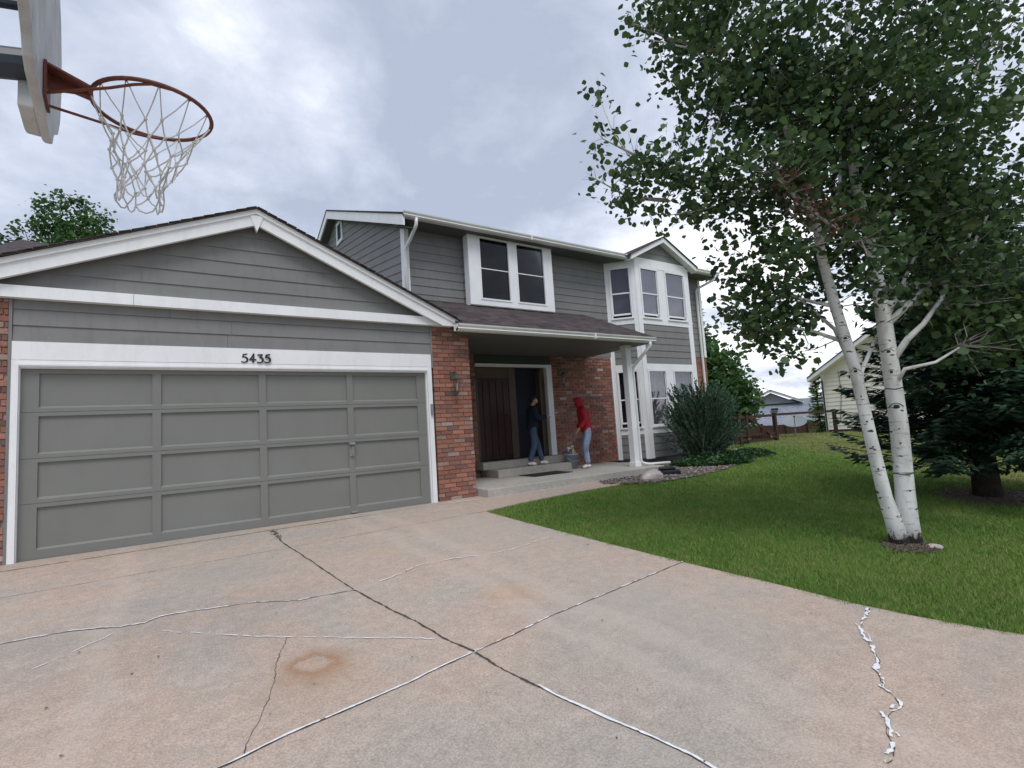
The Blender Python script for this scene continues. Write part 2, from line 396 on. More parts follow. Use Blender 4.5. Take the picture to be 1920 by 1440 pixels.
# ---------------------------------------------------------------- foliage mesh
def leaf_shape(kind):
    if kind == 'round': return np.array([(0, -.5), (.42, -.22), (.5, .12), (.2, .45), (0, .62), (-.2, .45), (-.5, .12), (-.42, -.22)])
    if kind == 'hex': return np.array([(0, -.55), (.45, -.1), (.25, .4), (0, .6), (-.25, .4), (-.45, -.1)])
    if kind == 'needle': return np.array([(0, -.5), (.13, 0), (0, .5), (-.13, 0)])
    if kind == 'spray': return np.array([(0, -.5), (.2, -.1), (.12, .25), (0, .55), (-.12, .25), (-.2, -.1)])
def leaf_mesh(name, C, A, Nn, S, kind, mat, parent):
    """C centres, A long axis, Nn rough normals, S sizes"""
    sh = leaf_shape(kind); k = len(sh); n = len(C)
    A = A / (np.linalg.norm(A, axis=1, keepdims=True) + 1e-9)
    Bv = np.cross(A, Nn); Bv /= (np.linalg.norm(Bv, axis=1, keepdims=True) + 1e-9)
    V = C[:, None, :] + (Bv[:, None, :] * sh[None, :, 0:1] + A[:, None, :] * sh[None, :, 1:2]) * S[:, None, None]
    if kind in ('round', 'hex'):
        nn = np.cross(Bv, A); V += nn[:, None, :] * (np.abs(sh[None, :, 0:1]) * .25) * S[:, None, None]
    me = bpy.data.meshes.new(name); me.vertices.add(n*k); me.vertices.foreach_set('co', V.astype(np.float32).ravel())
    me.loops.add(n*k); me.loops.foreach_set('vertex_index', np.arange(n*k, dtype=np.int32))
    me.polygons.add(n); me.polygons.foreach_set('loop_start', (np.arange(n)*k).astype(np.int32))
    me.update(calc_edges=True); me.validate()
    return link(name, me, mat, parent)
def rand_dirs(n):
    v = rng.normal(size=(n, 3)); return v / np.linalg.norm(v, axis=1, keepdims=True)

# ================================================================ camera, sky, light
cam = bpy.data.cameras.new('camera'); co = bpy.data.objects.new('camera', cam); COL.objects.link(co); scene.camera = co
cam.sensor_width = 36; cam.sensor_fit = 'HORIZONTAL'; cam.lens = 957.617/1920*36; cam.clip_start = .05; cam.clip_end = 2000
R_ = Vector((0.82954594, -0.55477298, -0.06387854)); U_ = Vector((0.0023214, -0.11096105, 0.99382204)); F_ = Vector((0.55843365, 0.82456933, 0.09075944))
co.matrix_world = Matrix(((R_.x, U_.x, -F_.x, 1.36818755), (R_.y, U_.y, -F_.y, -7.67597463), (R_.z, U_.z, -F_.z, 1.08522379), (0, 0, 0, 1)))
EYE = np.array([1.368, -7.676, 1.085])

SUN_EL, SUN_AZ = rad(58), rad(200)      # azimuth measured from +y towards +x: light from in front of the house
w = bpy.data.worlds.new('World'); scene.world = w; w.use_nodes = True; nt = w.node_tree; B = NB(nt)
bg = nt.nodes['Background']
sky = B.n('ShaderNodeTexSky', sky_type='NISHITA'); sky.sun_disc = False; sky.sun_elevation = SUN_EL; sky.sun_rotation = SUN_AZ
tc = B.n('ShaderNodeTexCoord').outputs['Generated']
nrm = B.n('ShaderNodeVectorMath', operation='NORMALIZE'); B.l(tc, nrm.inputs[0]); D = nrm.outputs[0]
sx = B.n('ShaderNodeSeparateXYZ'); B.l(D, sx.inputs[0])
zz = B.math('MAXIMUM', B.math('ADD', sx.outputs[2], .22), .06)
cb = B.n('ShaderNodeCombineXYZ'); B.l(B.math('DIVIDE', sx.outputs[0], zz), cb.inputs[0]); B.l(B.math('DIVIDE', sx.outputs[1], zz), cb.inputs[1])
n1 = B.noise(cb.outputs[0], 1.35, 8, .56, .35); n2 = B.noise(B.mapping(cb.outputs[0], loc=(4.2, 1.3, 0)), 3.6, 8, .62, .4)
f = B.math('ADD', B.math('MULTIPLY', n1, .68), B.math('MULTIPLY', n2, .32))
f = B.math('ADD', B.math('MULTIPLY', B.math('SUBTRACT', f, .5), 1.35), .485)
def spot(d, width, amp):
    global f
    dv = Vector(d).normalized(); dp = B.n('ShaderNodeVectorMath', operation='DOT_PRODUCT'); B.l(D, dp.inputs[0]); dp.inputs[1].default_value = dv
    g = B.math('DIVIDE', B.math('SUBTRACT', 1.0, dp.outputs['Value']), width)
    f = B.math('ADD', f, B.math('MULTIPLY', B.math('EXPONENT', B.math('MULTIPLY', g, -1.0)), amp))
def pdir(px, py): return F_*957.6 + R_*(px-960) - U_*(py-720)
for px, py, wd, am in [(450, 60, .006, .07), (610, 215, .004, .12), (520, 150, .012, .03), (935, 250, .008, .07), (800, 120, .02, -.05), (1440, 640, .05, .14), (120, 60, .03, -.05), (850, 90, .05, -.10), (1100, 180, .03, -.05), (200, 300, .03, -.03), (1300, 420, .03, .10)]:
    spot(pdir(px, py), wd, am)
cl = B.ramp(f, [(.34, (.315, .355, .445)), (.44, (.395, .435, .53)), (.52, (.485, .52, .61)), (.60, (.63, .66, .73)), (.72, (.93, .93, .95))])
cl10 = B.mix(1.0, cl, (10, 10, 10), 'MULTIPLY')
c = B.mix(.94, sky.outputs[0], cl10)
B.l(c, bg.inputs[0]); bg.inputs[1].default_value = .1
sl = bpy.data.lights.new('sun', 'SUN'); sl.energy = 1.1; sl.angle = rad(25); sl.color = (1, .97, .93)
so = bpy.data.objects.new('sun', sl); COL.objects.link(so)
dv = Vector((math.sin(SUN_AZ)*math.cos(SUN_EL), math.cos(SUN_AZ)*math.cos(SUN_EL), math.sin(SUN_EL)))
so.rotation_euler = dv.to_track_quat('Z', 'Y').to_euler()
scene.view_settings.view_transform = 'Standard'; scene.view_settings.look = 'None'; scene.view_settings.exposure = 0.66; scene.view_settings.gamma = 1

# ================================================================ ground, driveway, path
def axis(a, b, fine0, fine1, step, coarse):
    r = list(np.arange(a, fine0, coarse)) + list(np.arange(fine0, fine1, step)) + list(np.arange(fine1, b+.1, coarse)); return r
xs = axis(-240, 320, -6, 50, .8, 20); ys = axis(-120, 320, -16, 30, .8, 20)
gv = [(x, y, G(x, y)) for y in ys for x in xs]; nx = len(xs)
gf = [(j*nx+i, j*nx+i+1, (j+1)*nx+i+1, (j+1)*nx+i) for j in range(len(ys)-1) for i in range(nx-1)]
me = bpy.data.meshes.new('ground'); me.from_pydata(gv, [], gf); g = link('ground', me, M['lawn']); tag(g, kind='structure')

def edge_x(y):   # driveway / lawn boundary
    P = [(-16, 7.6), (-8, 6.25), (-6.68, 5.65), (-6.41, 5.54), (-5.97, 5.42), (-5.28, 5.38), (-4.47, 5.29), (-3.26, 5.21), (-1.91, 5.14), (-1.22, 5.13), (.3, 5.13)]
    return float(np.interp(y, [p[0] for p in P], [p[1] for p in P]))
mb = MB(); yy = list(np.arange(-16, -.3, .35)) + [-.3, -.02]
L = [(-4.5, y, G(0, y) + .014) for y in yy]; Rr = [(edge_x(y) if y < -.25 else 5.0, y, G(0, y) + .014) for y in yy]
mb.add(L + Rr, [(i, len(yy)+i, len(yy)+i+1, i+1) for i in range(len(yy)-1)])
mb.add(Rr + [(p[0], p[1], p[2]-.1) for p in Rr], [(i, len(yy)+i, len(yy)+i+1, i+1) for i in range(len(yy)-1)])
drive = mb.build('driveway', M['driveway']); tag(drive, kind='structure')
mb = MB(); top = [(5.0, -.3), (5.72, -.352), (8.6, -.352)]; low = [(5.14, -1.24), (5.9, -1.08), (7.2, -.93), (8.2, -.88), (8.6, -.8)]
pl = [(4.96, -1.24)] + low + [(8.6, -.34), (5.719, -.34), (5.719, .02), (4.96, .02)]
mb.loft([(x, y, G(x, y)-.08) for x, y in pl], [(x, y, G(x, y)+.019) for x, y in pl]); pth = mb.build('path', M['path']); tag(pth, kind='structure')

def strip(name, pts, width, mat, lift=.018, wob=.35, jit=.012, gap=0.0, parent=None, seed=0):
    """an irregular ribbon lying on the driveway"""
    r = random.Random(seed); mb = MB(); out = []; ST = .012
    for (x0, y0), (x1, y1) in zip(pts[:-1], pts[1:]):
        n = max(2, int(math.hypot(x1-x0, y1-y0) / ST))
        out += [(x0+(x1-x0)*i/n, y0+(y1-y0)*i/n) for i in range(n)]
    out.append(pts[-1]); prev = None; m = len(out)
    def wave(step, s_):      # interpolated value noise along the ribbon
        q = [r.uniform(-1, 1) for _ in range(int(m/step)+3)]
        return lambda i: (lambda k, t: q[k]*(1-t)+q[k+1]*t)(int(i/step), (i/step) % 1)*s_
    j1, j2, w1, w2, g1 = wave(7, .8), wave(2, .4), wave(5, .6), wave(1.5, .5), wave(3.5, 1)
    for i, (x, y) in enumerate(out):
        a = out[max(0, i-3)]; b = out[min(m-1, i+3)]; dx, dy = b[0]-a[0], b[1]-a[1]; l = math.hypot(dx, dy) + 1e-9
        jx = (j1(i)+j2(i))*jit; cx, cy = x - dy/l*jx, y + dx/l*jx
        h = width/2*max(.15, 1 + (w1(i)+w2(i))*wob*1.4)
        gv_ = (g1(i)+1)/2
        if gap and gv_ < gap: prev = None; continue
        if gap: h *= min(1, (gv_-gap)*6+.25)
        cur = [(cx - dy/l*h, cy + dx/l*h), (cx + dy/l*h, cy - dx/l*h)]
        if prev: mb.add([(px, py, G(0, py)+lift) for px, py in (prev[0], prev[1], cur[1], cur[0])], [(0, 1, 2, 3)])
        prev = cur
    if mb.f: return mb.build(name, mat, parent)
K = dict(
 A=[(2.48,-.31),(2.46,-1.14),(2.55,-2.07),(2.6,-2.7),(2.65,-3.26),(2.72,-3.75),(2.8,-4.18),(2.85,-4.6),(2.9,-4.79),(2.94,-5.16),(2.99,-5.4)],
 A2=[(2.99,-5.35),(3.0,-5.47),(3.07,-5.75),(3.14,-6.01),(3.17,-6.15),(3.19,-6.4),(3.24,-7.2),(3.3,-9)],
 B=[(-1.2,-5.4),(.6,-5.16),(1.58,-5.04),(1.82,-4.98),(2.02,-4.96),(2.46,-4.9),(2.57,-4.87),(2.75,-4.84),(2.88,-4.82)],
 B2=[(2.9,-4.82),(3.21,-4.77),(3.58,-4.69),(3.85,-4.66),(4.22,-4.62),(4.64,-4.57),(5.29,-4.49)],
 C=[(-.8,-2.8),(.43,-2.75),(.59,-2.75),(.76,-2.78),(.97,-2.86),(1.08,-2.93),(1.22,-2.95),(1.31,-2.88),(1.55,-2.92),(1.76,-2.98),(1.94,-3.03)],
 Cd=[(1.94,-3.03),(2.22,-3.21),(2.46,-3.23),(2.65,-3.26)],
 C2=[(2.65,-3.26),(2.82,-3.21),(3.05,-3.13),(3.37,-2.98),(3.7,-3.0),(3.95,-3.09),(4.32,-3.12),(4.92,-2.98)],
 D=[(1.32,-3.19),(1.41,-3.31),(1.62,-3.49),(1.79,-3.67),(1.99,-3.85),(2.25,-4.06),(2.47,-4.24),(2.69,-4.43),(2.82,-4.55)],
 E=[(2.02,-3.88),(1.92,-4.12),(1.87,-4.35),(1.81,-4.57),(1.74,-4.75),(1.68,-4.9),(1.63,-5.02)],
 F=[(.67,-3.39),(.82,-3.26),(.94,-3.15),(1.07,-3.03)],
 Gc=[(5.39,-5.96),(5.17,-6.01),(5.02,-6.05),(4.92,-6.11),(4.78,-6.22),(4.64,-6.3),(4.5,-6.34),(4.36,-6.43),(4.24,-6.53),(4.1,-6.53),(4.01,-6.56),(3.91,-6.62),(3.75,-6.66)],
 H=[(-2,-1.6),(.18,-1.49),(2.46,-1.43),(3.81,-1.32),(5.1,-1.25)], H0=[(-.3,-.43),(2.4,-.36),(4.9,-.3)])
strip('expansion_joint', K['A'], .013, M['crackdark'], .017, .6, .006, 0, drive, 1)
strip('expansion_joint', K['A2'], .013, M['crackdark'], .017, .3, .002, 0, drive, 2)
strip('caulk_line', K['A2'], .014, M['caulk'], .021, .35, .003, .02, drive, 3)
strip('expansion_joint', K['B'], .012, M['crackdark'], .017, .3, .002, 0, drive, 4)
strip('caulk_line', K['B'], .012, M['caulk'], .021, .35, .003, .03, drive, 5)
strip('expansion_joint', K['B2'], .008, M['crackdark'], .017, .4, .003, 0, drive, 6)
strip('caulk_line', K['B2'], .008, M['caulk'], .021, .8, .004, .35, drive, 7)
strip('crack', K['C'], .006, M['crackdark'], .017, .5, .010, 0, drive, 8)
strip('caulk_line', K['C'], .013, M['caulk'], .021, .8, .012, .15, drive, 9)
strip('crack', K['Cd'], .008, M['crackdark'], .017, .6, .010, 0, drive, 10)
strip('caulk_line', K['Cd'], .012, M['caulk'], .021, .8, .010, .65, drive, 11)
strip('caulk_line', K['C2'], .010, M['caulk'], .021, .7, .014, .30, drive, 12)
strip('caulk_line', K['D'], .008, M['caulk'], .021, .7, .010, .30, drive, 13)
strip('crack', K['E'], .0035, M['crackdark'], .017, .5, .012, .05, drive, 14)
strip('caulk_line', K['F'], .006, M['caulk'], .021, .6, .006, .3, drive, 15)
strip('caulk_line', K['Gc'], .014, M['caulk'], .021, 1.2, .016, .30, drive, 16); strip('caulk_line', K['Gc'], .009, M['caulk'], .023, 1.2, .030, .55, drive, 21)
strip('crack', K['Gc'], .004, M['crackdark'], .017, .7, .012, .1, drive, 17)
strip('expansion_joint', K['H'], .005, M['crackdark'], .017, .4, .004, .1, drive, 18)
strip('expansion_joint', K['H0'], .014, M['crackdark'], .017, .5, .006, .05, drive, 19)
mb = MB()     # crumbled white patch where the two joints cross
mb.add([(2.915+.055*math.cos(a)*random.uniform(.5, 1.2), -4.805+.028*math.sin(a)*random.uniform(.5, 1.2), G(0, -4.8)+.016) for a in [k*math.pi/10 for k in range(20)]], [tuple(range(20))]); mb.build('patch', M['foundation_light'], drive)
mb = MB()     # weeds and grit in the joint by the garage door
for k in range(60):
    x = 2.47+random.gauss(0, .02); y = random.choice([-.45, -.62, -.8])+random.gauss(0, .04); mb.ball((x, y, G(0, y)+.016), (random.uniform(.004, .014),)*2+(.006,), 6, 4)
mb.build('joint_debris', M['mulch'], drive)

# ================================================================ THE HOUSE
house = thing('house', 'grey two storey house with brick pillar, white trim and attached garage', 'house', (5.0, 1.85, 0))

def lap_siding(mb, ufun, z0, z1, e=.19, slope=0.0, joints=True, top_first=False):
    """lapped boards in the frame of mb; ufun(za, zb) -> (u0a,u1a,u0b,u1b) left/right limits at the board's bottom and top"""
    n = int(math.ceil((z1-z0)/e - 1e-6)); r = random.Random(int(z0*1000))
    for i in range(n):
        za, zb = z0+i*e, min(z0+(i+1)*e, z1)
        lim = ufun(za, zb)
        if lim is None: continue
        a0, a1, b0, b1 = lim
        cuts = []
        if joints and a1-a0 > 2.2: cuts = [a0 + (a1-a0)*r.uniform(.25, .75)]
        segs = [(a0, (cuts+[a1])[0], b0, (cuts+[b1])[0])]
        if cuts: segs.append((cuts[0]+.003, a1, cuts[0]+.003, b1))
        for (p0, p1, q0, q1) in segs:
            j = r.uniform(0, .0015)
            mb.add([(p0, .018+j, za), (p1, .018+j, za), (q1, .005+j, zb), (q0, .005+j, zb), (p0, 0, za), (p1, 0, za)], [(0, 1, 2, 3), (4, 5, 1, 0)])
const = lambda a, b: (lambda za, zb: (a, b, a, b))

PAL = [((.34, .155, .115), 10), ((.30, .135, .105), 10), ((.37, .18, .135), 8), ((.26, .13, .11), 8), ((.23, .125, .11), 6), ((.36, .165, .11), 4),
       ((.32, .20, .17), 6), ((.20, .12, .105), 3), ((.16, .11, .10), 1), ((.36, .26, .23), 3), ((.44, .37, .33), 1)]
PALW = [p for p, wt in PAL for _ in range(wt)]
def brickwork(name, M_, u0, u1, z0, z1, parent, endfaces=True, seed=1, bl=.205, bh=.060, g=.012, mute=1.0):
    r = random.Random(seed); mb = MB(M_); z = z0; row = 0
    while z < z1 - .02:
        zt = min(z+bh, z1); u = u0 - (bl*.5 if row % 2 else 0) - r.uniform(0, .03)
        while u < u1 - .01:
            a, b = max(u, u0), min(u+bl, u1)
            if b-a > .025:
                c = r.choice(PALW); k = r.uniform(.8, 1.15)*mute; mb.col = (min(1, c[0]*k*1.18), min(1, c[1]*k*1.16), min(1, c[2]*k*1.14))
                d = .014 + r.uniform(-.005, .006); e0 = r.uniform(-.004, .004) if (a == u0) else 0; e1 = r.uniform(-.004, .004) if b == u1 else 0
                mb.box(a-e0, b+e1, -.07, d, z+r.uniform(-.002, .002), zt+r.uniform(-.002, .002))
            u += bl + g
        z += bh + g; row += 1
    return mb.build(name, M['brick'], parent)

# --- garage front
FG = frame(0, 0, 1, 0, 0, -1)             # garage front plane: u=x, d towards the street
RX, RZ = 2.385, 4.36                       # ridge
SL, SR = .413, .447                        # rake slopes left/right
EL = RX - (RZ-3.0)/SL; ER = 5.45
mb = MB(FG)
lap_siding(mb, lambda za, zb: (lambda zt: (max(-.9, RX-(RZ-.09-za)/SL), min(5.5, RX+(RZ-.09-za)/SR), max(-.9, RX-(RZ-.09-zb)/SL), min(5.5, RX+(RZ-.09-zb)/SR)) if zb < RZ-.12 else (RX-(RZ-.09-za)/SL, RX+(RZ-.09-za)/SR, RX-.01, RX+.01))(0), 3.035, 4.25, .19)
mb.build('gable_siding', M['siding'], house)
mb = MB(FG); lap_siding(mb, const(-.06, 4.975), 2.42, 2.90, .185); mb.build('siding', M['siding'], house)
mb = MB(FG); mb.box(-.09, -.062, -.05, .03, 0.0, 2.90); mb.build('corner_board', M['siding'], house); MB(FG).box(4.975, 5.002, -.05, .025, 2.2, 2.90).build('corner_board', M['siding'], house)
mb = MB(FG); mb.box(-.06, 4.965, .0, .030, 2.215, 2.42); mb.build('lintel_board', M['white'], house)
mb = MB(FG); mb.box(-1.2, 1.02, .0, .105, 2.90, 3.035); mb.build('frieze_board', M['white'], house); mb = MB(FG); mb.box(1.024, 5.36, .0, .105, 2.90, 3.035); mb.build('frieze_board', M['white'], house)
# door frame (brick mould): outer face board + inner stop
mb = MB(FG)
mb.box(-.075, .0, .0, .028, .0, 2.215); mb.box(4.885, 4.965, .0, .028, .0, 2.215); mb.box(0.0, 4.885, .0, .028, 2.135, 2.212)
mb.box(-.022, .0, .028, .040, .0, 2.15); mb.box(4.885, 4.907, .028, .040, .0, 2.15); mb.box(-.022, 4.907, .0281, .0402, 2.15, 2.172)
mb.box(-.02, .006, -.09, -.0005, .0, 2.14); mb.box(4.874, 4.90, -.09, -.0005, .0, 2.14); mb.box(.006, 4.874, -.09, -.0005, 2.122, 2.14)
mb.build('garage_door_frame', M['white'], house)
gd = MB(FG)
joints = [0.0, .62, 1.115, 1.63, 2.125]; stl = [.0, .16, 1.205, 1.295, 2.40, 2.49, 3.595, 3.685, 4.72, 4.88]
gd.box(.0, 4.88, -.09, -.068, .0, 2.13)
def fr(z0, z1, zl, zh):
    d0, d1 = -.068, -.042
    gd.box(.004, 4.876, d0, d1, z0+.002, zl); gd.box(.004, 4.876, d0, d1, zh, z1-.002)
    for k in range(0, 10, 2): gd.box(max(.004, stl[k]), min(4.876, stl[k+1]), d0, d1-.0006, zl, zh)
    for k in range(1, 9, 2):      # sloping lower sill of every panel and small top shadow bead
        a, b_ = stl[k], stl[k+1]
        gd.add([(a, d1, zl), (b_, d1, zl), (b_, d0+.001, zl+.022), (a, d0+.001, zl+.022)], [(0, 1, 2, 3)])
        gd.add([(a, d0, zh-.012), (b_, d0, zh-.012), (b_, d0+.012, zh-.001), (a, d0+.012, zh-.001)], [(0, 1, 2, 3)])
for i in range(4):
    z0, z1 = joints[i], joints[i+1]
    fr(z0, z1, z0+(.115 if i == 0 else .045), z1-(.055 if i == 3 else .045))
gdo = gd.build('garage_door', M['door_grey'], house)
mb = MB(FG); mb.box(3.61, 3.67, -.04, -.025, .86, 1.0); mb.tube([(3.64, -.03, .90), (3.64, .01, .90), (3.64, .012, .99), (3.64, -.03, .995)], .011, 8); mb.box(3.60, 3.68, -.03, .012, 1.035, 1.06); mb.build('door_handle', M['steel'], gdo)
mb = MB(FG); mb.box(3.60, 3.68, -.04, -.01, .035, .055); mb.build('lift_handle', M['steel'], gdo)
mb = MB(FG); mb.box(-.0, 4.88, -.09, -.035, -.02, .010); mb.build('rubber_seal', M['rubber'], gdo)
mb = MB(FG); mb.box(4.915, 4.955, .040, .058, 1.42, 1.60); mb.box(4.922, 4.948, .058, .064, 1.50, 1.58); mb.build('keypad', M['steel'], house)
mb = MB(FG); mb.box(-.02, 4.9, -.2, .0, -.1, .006); mb.box(-.06, 4.97, .0, .33, -.1, .017); mb.build('threshold', M['path'], house)

# house number 5435: variable-width pen strokes
def digit(mb, strokes, ox, oz, s):
    for st in strokes:
        for (x0, z0, w0), (x1, z1, w1) in zip(st[:-1], st[1:]):
            dx, dz = x1-x0, z1-z0; l = math.hypot(dx, dz)+1e-6; nx_, nz_ = -dz/l, dx/l; e = .012
            x0e, z0e, x1e, z1e = x0-dx/l*e, z0-dz/l*e, x1+dx/l*e, z1+dz/l*e
            A = [(x0e+nx_*w0/2, z0e+nz_*w0/2), (x0e-nx_*w0/2, z0e-nz_*w0/2), (x1e-nx_*w1/2, z1e-nz_*w1/2), (x1e+nx_*w1/2, z1e+nz_*w1/2)]
            d = .036 + digit.k*.0004; digit.k += 1
            mb.loft([(ox+a*s, .030, oz+b*s) for a, b in A], [(ox+a*s, d, oz+b*s) for a, b in A])
digit.k = 0
def arc(cx, cz, rx, rz, a0, a1, w0, wm, w1, n=9):
    o = []
    for i in range(n+1):
        t = i/n; a = rad(a0+(a1-a0)*t); wd = (w0*(1-t)+w1*t) + (wm-(w0+w1)/2)*math.sin(math.pi*t)
        o.append((cx+rx*math.cos(a), cz+rz*math.sin(a), wd))
    return o
five = [[(.60, 1.0, .06), (.50, .93, .13), (.20, .88, .13)], [(.22, .93, .13), (.14, .56, .16)], [(.16, .60, .05)] + arc(.28, .31, .34, .31, 95, -90, .12, .20, .09) + [(.10, .04, .11), (.0, .10, .08)]]
four = [[(.50, 1.0, .16), (.30, .62, .13), (.06, .32, .12)], [(.04, .30, .14), (.74, .32, .13)], [(.50, 1.02, .10), (.46, .5, .16), (.42, .0, .20)]]
three = [[(.06, .88, .13), (.30, .90, .13), (.58, .92, .12)], [(.58, .92, .08), (.26, .58, .13)]] + [[(.24, .58, .08)] + arc(.28, .30, .34, .31, 90, -90, .12, .20, .09) + [(.10, .02, .10), (.0, .06, .07)]]
mb = MB(FG); s_ = .118
for st, ox in ((five, 2.185), (four, 2.277), (three, 2.375), (five, 2.465)): digit(mb, st, ox, 2.232, s_)
mb.build('house_number', M['black'], house)

# brick pillar right of the door, its mortar core, and the left pier
def core(name, x0, x1, y0, y1, z0, z1): return MB().box(x0, x1, y0, y1, z0, z1).build(name, M['mortar'], house)
pil = core('brick_pillar', 5.012, 5.680, .006, .42, 0.0, 2.90)
brickwork('brick_face', frame(0, 0, 1, 0, 0, -1), 5.005, 5.695, .01, 2.895, pil, seed=3)
brickwork('brick_face', frame(5.682, 0, 0, 1, 1, 0), -.005, .43, .01, 2.895, pil, seed=4, bl=.10)
core('garage_side_wall', 5.2, 5.66, .43, 1.84, 0.0, 2.95)
brickwork('brick_face', frame(5.662, 0, 0, 1, 1, 0), .44, 1.84, .16, 2.80, pil, seed=5)
pil2 = core('brick_pier', -.75, -.095, .006, .4, -.05, 2.90)
brickwork('brick_face', frame(0, 0, 1, 0, 0, -1), -.76, -.094, -.02, 2.895, pil2, seed=6)
mb = MB(FG); mb.box(-.8, -.07, .0, .06, -.2, -.03); mb.build('footing', M['foundation'], house)

# garage rake boards (two tiers), ridge diamond, roof
def rake(side):
    s = SL if side < 0 else SR; xe = EL-.15 if side < 0 else ER
    ze = RZ - s*abs(xe-RX); mb = MB()
    mb.prism_y([(RX, RZ-.018), (xe, ze-.018), (xe, ze-.085), (RX, RZ-.085)], -.20, -.12)      # upper crown strip
    zb_ = 2.888; xb_ = RX + (1 if side > 0 else -1)*(RZ-.235-zb_)/s
    mb.prism_y([(RX, RZ-.085), (xe, ze-.085), (xe, min(zb_, ze-.10)), (xb_, zb_), (RX, RZ-.235)], -.175, -.12) # wide board
    mb.build('rake_board', M['white'], house)
rake(-1); rake(1)
MB().prism_y([(RX-.085, RZ-.11), (RX+.085, RZ-.11), (RX, RZ-.34)], -.190, -.12).build('ridge_ornament', M['white'], house)
MB().prism_y([(RX, RZ-.22), (EL+.25, 3.01), (ER-.25, 3.01)], -.0005, .05).build('gable_backing', M['siding'], house)
mb = MB(); t = .018
xe, ze = EL-.2, RZ-SL*abs(EL-.2-RX)
mb.prism_y([(RX, RZ), (RX, RZ-t), (xe, ze-t), (xe, ze)], -.235, 9.0)
xe, ze = ER+.04, RZ-SR*(ER+.04-RX)
mb.prism_y([(RX, RZ+.001), (xe, ze), (xe, ze-t), (RX, RZ-t)], -.235, 9.0)
for k in range(26):   # ragged shingle courses show along the rake edge
    for s, sg in ((SL, -1), (SR, 1)):
        x = RX + sg*(.06+k*.125)
        if sg > 0 and x > 5.4: continue
        z = RZ - s*abs(x-RX); mb.beam((x-sg*.05, -.18, z+.002+s*.05), (x+sg*.07, -.18, z+.009+random.uniform(-.003, .003)-s*.07), .13+random.uniform(0, .012), .009, (0, 0, 1))
mb.build('garage_roof', M['shingle'], house)
# solid garage body behind (walls not seen from the street)
mb = MB(); mb.box(-.75, -.70, .4, 9.0, -.1, 3.02); mb.box(-.75, 5.2, 8.95, 9.0, -.1, 3.02); mb.build('garage_wall', M['siding'], house)
mb = MB(); mb.box(-.7, 5.2, .12, .16, 2.13, 2.9); mb.build('garage_header', M['dark'], house)

# --- entry wall (y = 1.85)
YW = 1.85; FE = frame(0, YW, 1, 0, 0, -1)
bw = core('brick_wall', 8.93, 10.98, YW+.006, YW+.2, .13, 2.82)
brickwork('brick_face', FE, 8.955, 10.96, .16, 2.80, bw, seed=8, mute=.95)
bw2 = core('brick_wall', 5.66, 6.86, YW+.006, YW+.2, .13, 2.82)
brickwork('brick_face', FE, 5.66, 6.86, .16, 2.80, bw2, seed=9, mute=.95)
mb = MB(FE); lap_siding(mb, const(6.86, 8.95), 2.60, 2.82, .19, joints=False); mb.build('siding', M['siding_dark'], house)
mb = MB(FE); mb.box(6.87, 8.955, -.08, .035, 2.52, 2.585); mb.box(8.80, 8.955, -.08, .035, .46, 2.519)
mb.build('entry_frame', M['white'], house)
ent = MB(FE)
ent.box(6.90, 7.80, -.16, -.12, .47, 2.27)
for k in range(5): ent.box(6.93+k*.175, 7.08+k*.175, -.12, -.105, .55, 2.2)
m_, nt_, b_ = new_mat('dark_maroon_door'); B_ = NB(nt_)
B_.l(B_.ramp(B_.noise(B_.mapping(B_.pos(), (16, 1, .6)), 2, 4), [(.3, (.028, .007, .008)), (.7, (.055, .014, .014))]), b_.inputs['Base Color']); b_.inputs['Roughness'].default_value = .5
ed = ent.build('entry_door', m_, house)
MB(FE).tube([(7.72, -.10, 1.45), (7.72, -.05, 1.45)], .02, 8).build('door_knob', M['bronze'], ed)
mb = MB(FE); mb.box(6.90, 7.80, -.16, -.11, 2.275, 2.515); mb.box(6.9, 6.97, -.10, -.09, .47, 2.27); mb.build('door_surround', M['tan'], house)
mb = MB(FE); mb.box(7.80, 7.98, -.20, -.10, .47, 2.515); mb.build('door_post', M['tan'], house)
mb = MB(FE); mb.box(8.62, 8.66, -.6, -.02, .48, 2.44); mb.box(8.70, 8.795, -.2, -.09, .47, 2.51); mb.build('storm_door', M['tan'], house)
mb = MB(); mb.box(6.9, 8.8, YW+.25, 4.8, .40, .455); mb.box(6.9, 8.8, 4.8, 4.85, .45, 2.8); mb.box(6.85, 6.9, YW+.2, 4.8, .45, 2.8); mb.box(8.8, 8.85, YW+.2, 4.8, .45, 2.8); mb.box(6.9, 8.8, YW+.2, 4.8, 2.6, 2.65)
mb.build('entry_hall', M['navy_int'], house)
# steps and porch slab
mb = MB(); mb.box(5.72, 10.10, -.35, 1.86, -.05, .150); mb.box(10.10, 10.55, -.05, 1.84, -.05, .146); mb.build('porch_slab', M['porch'], house, bevel=.012)
mb = MB(); mb.box(6.88, 8.92, 1.16, 1.849, .150, .305); mb.build('lower_step', M['porch'], house, bevel=.01)
mb = MB(); mb.box(6.74, 8.92, 1.50, 1.8485, .305, .458); mb.build('upper_step', M['porch'], house, bevel=.01)
strip('caulk_line', [(5.0, -.31), (5.72, -.38), (7.2, -.375), (8.2, -.37)], .02, M['caulk'], .024, .5, .004, .03, drive, 30)

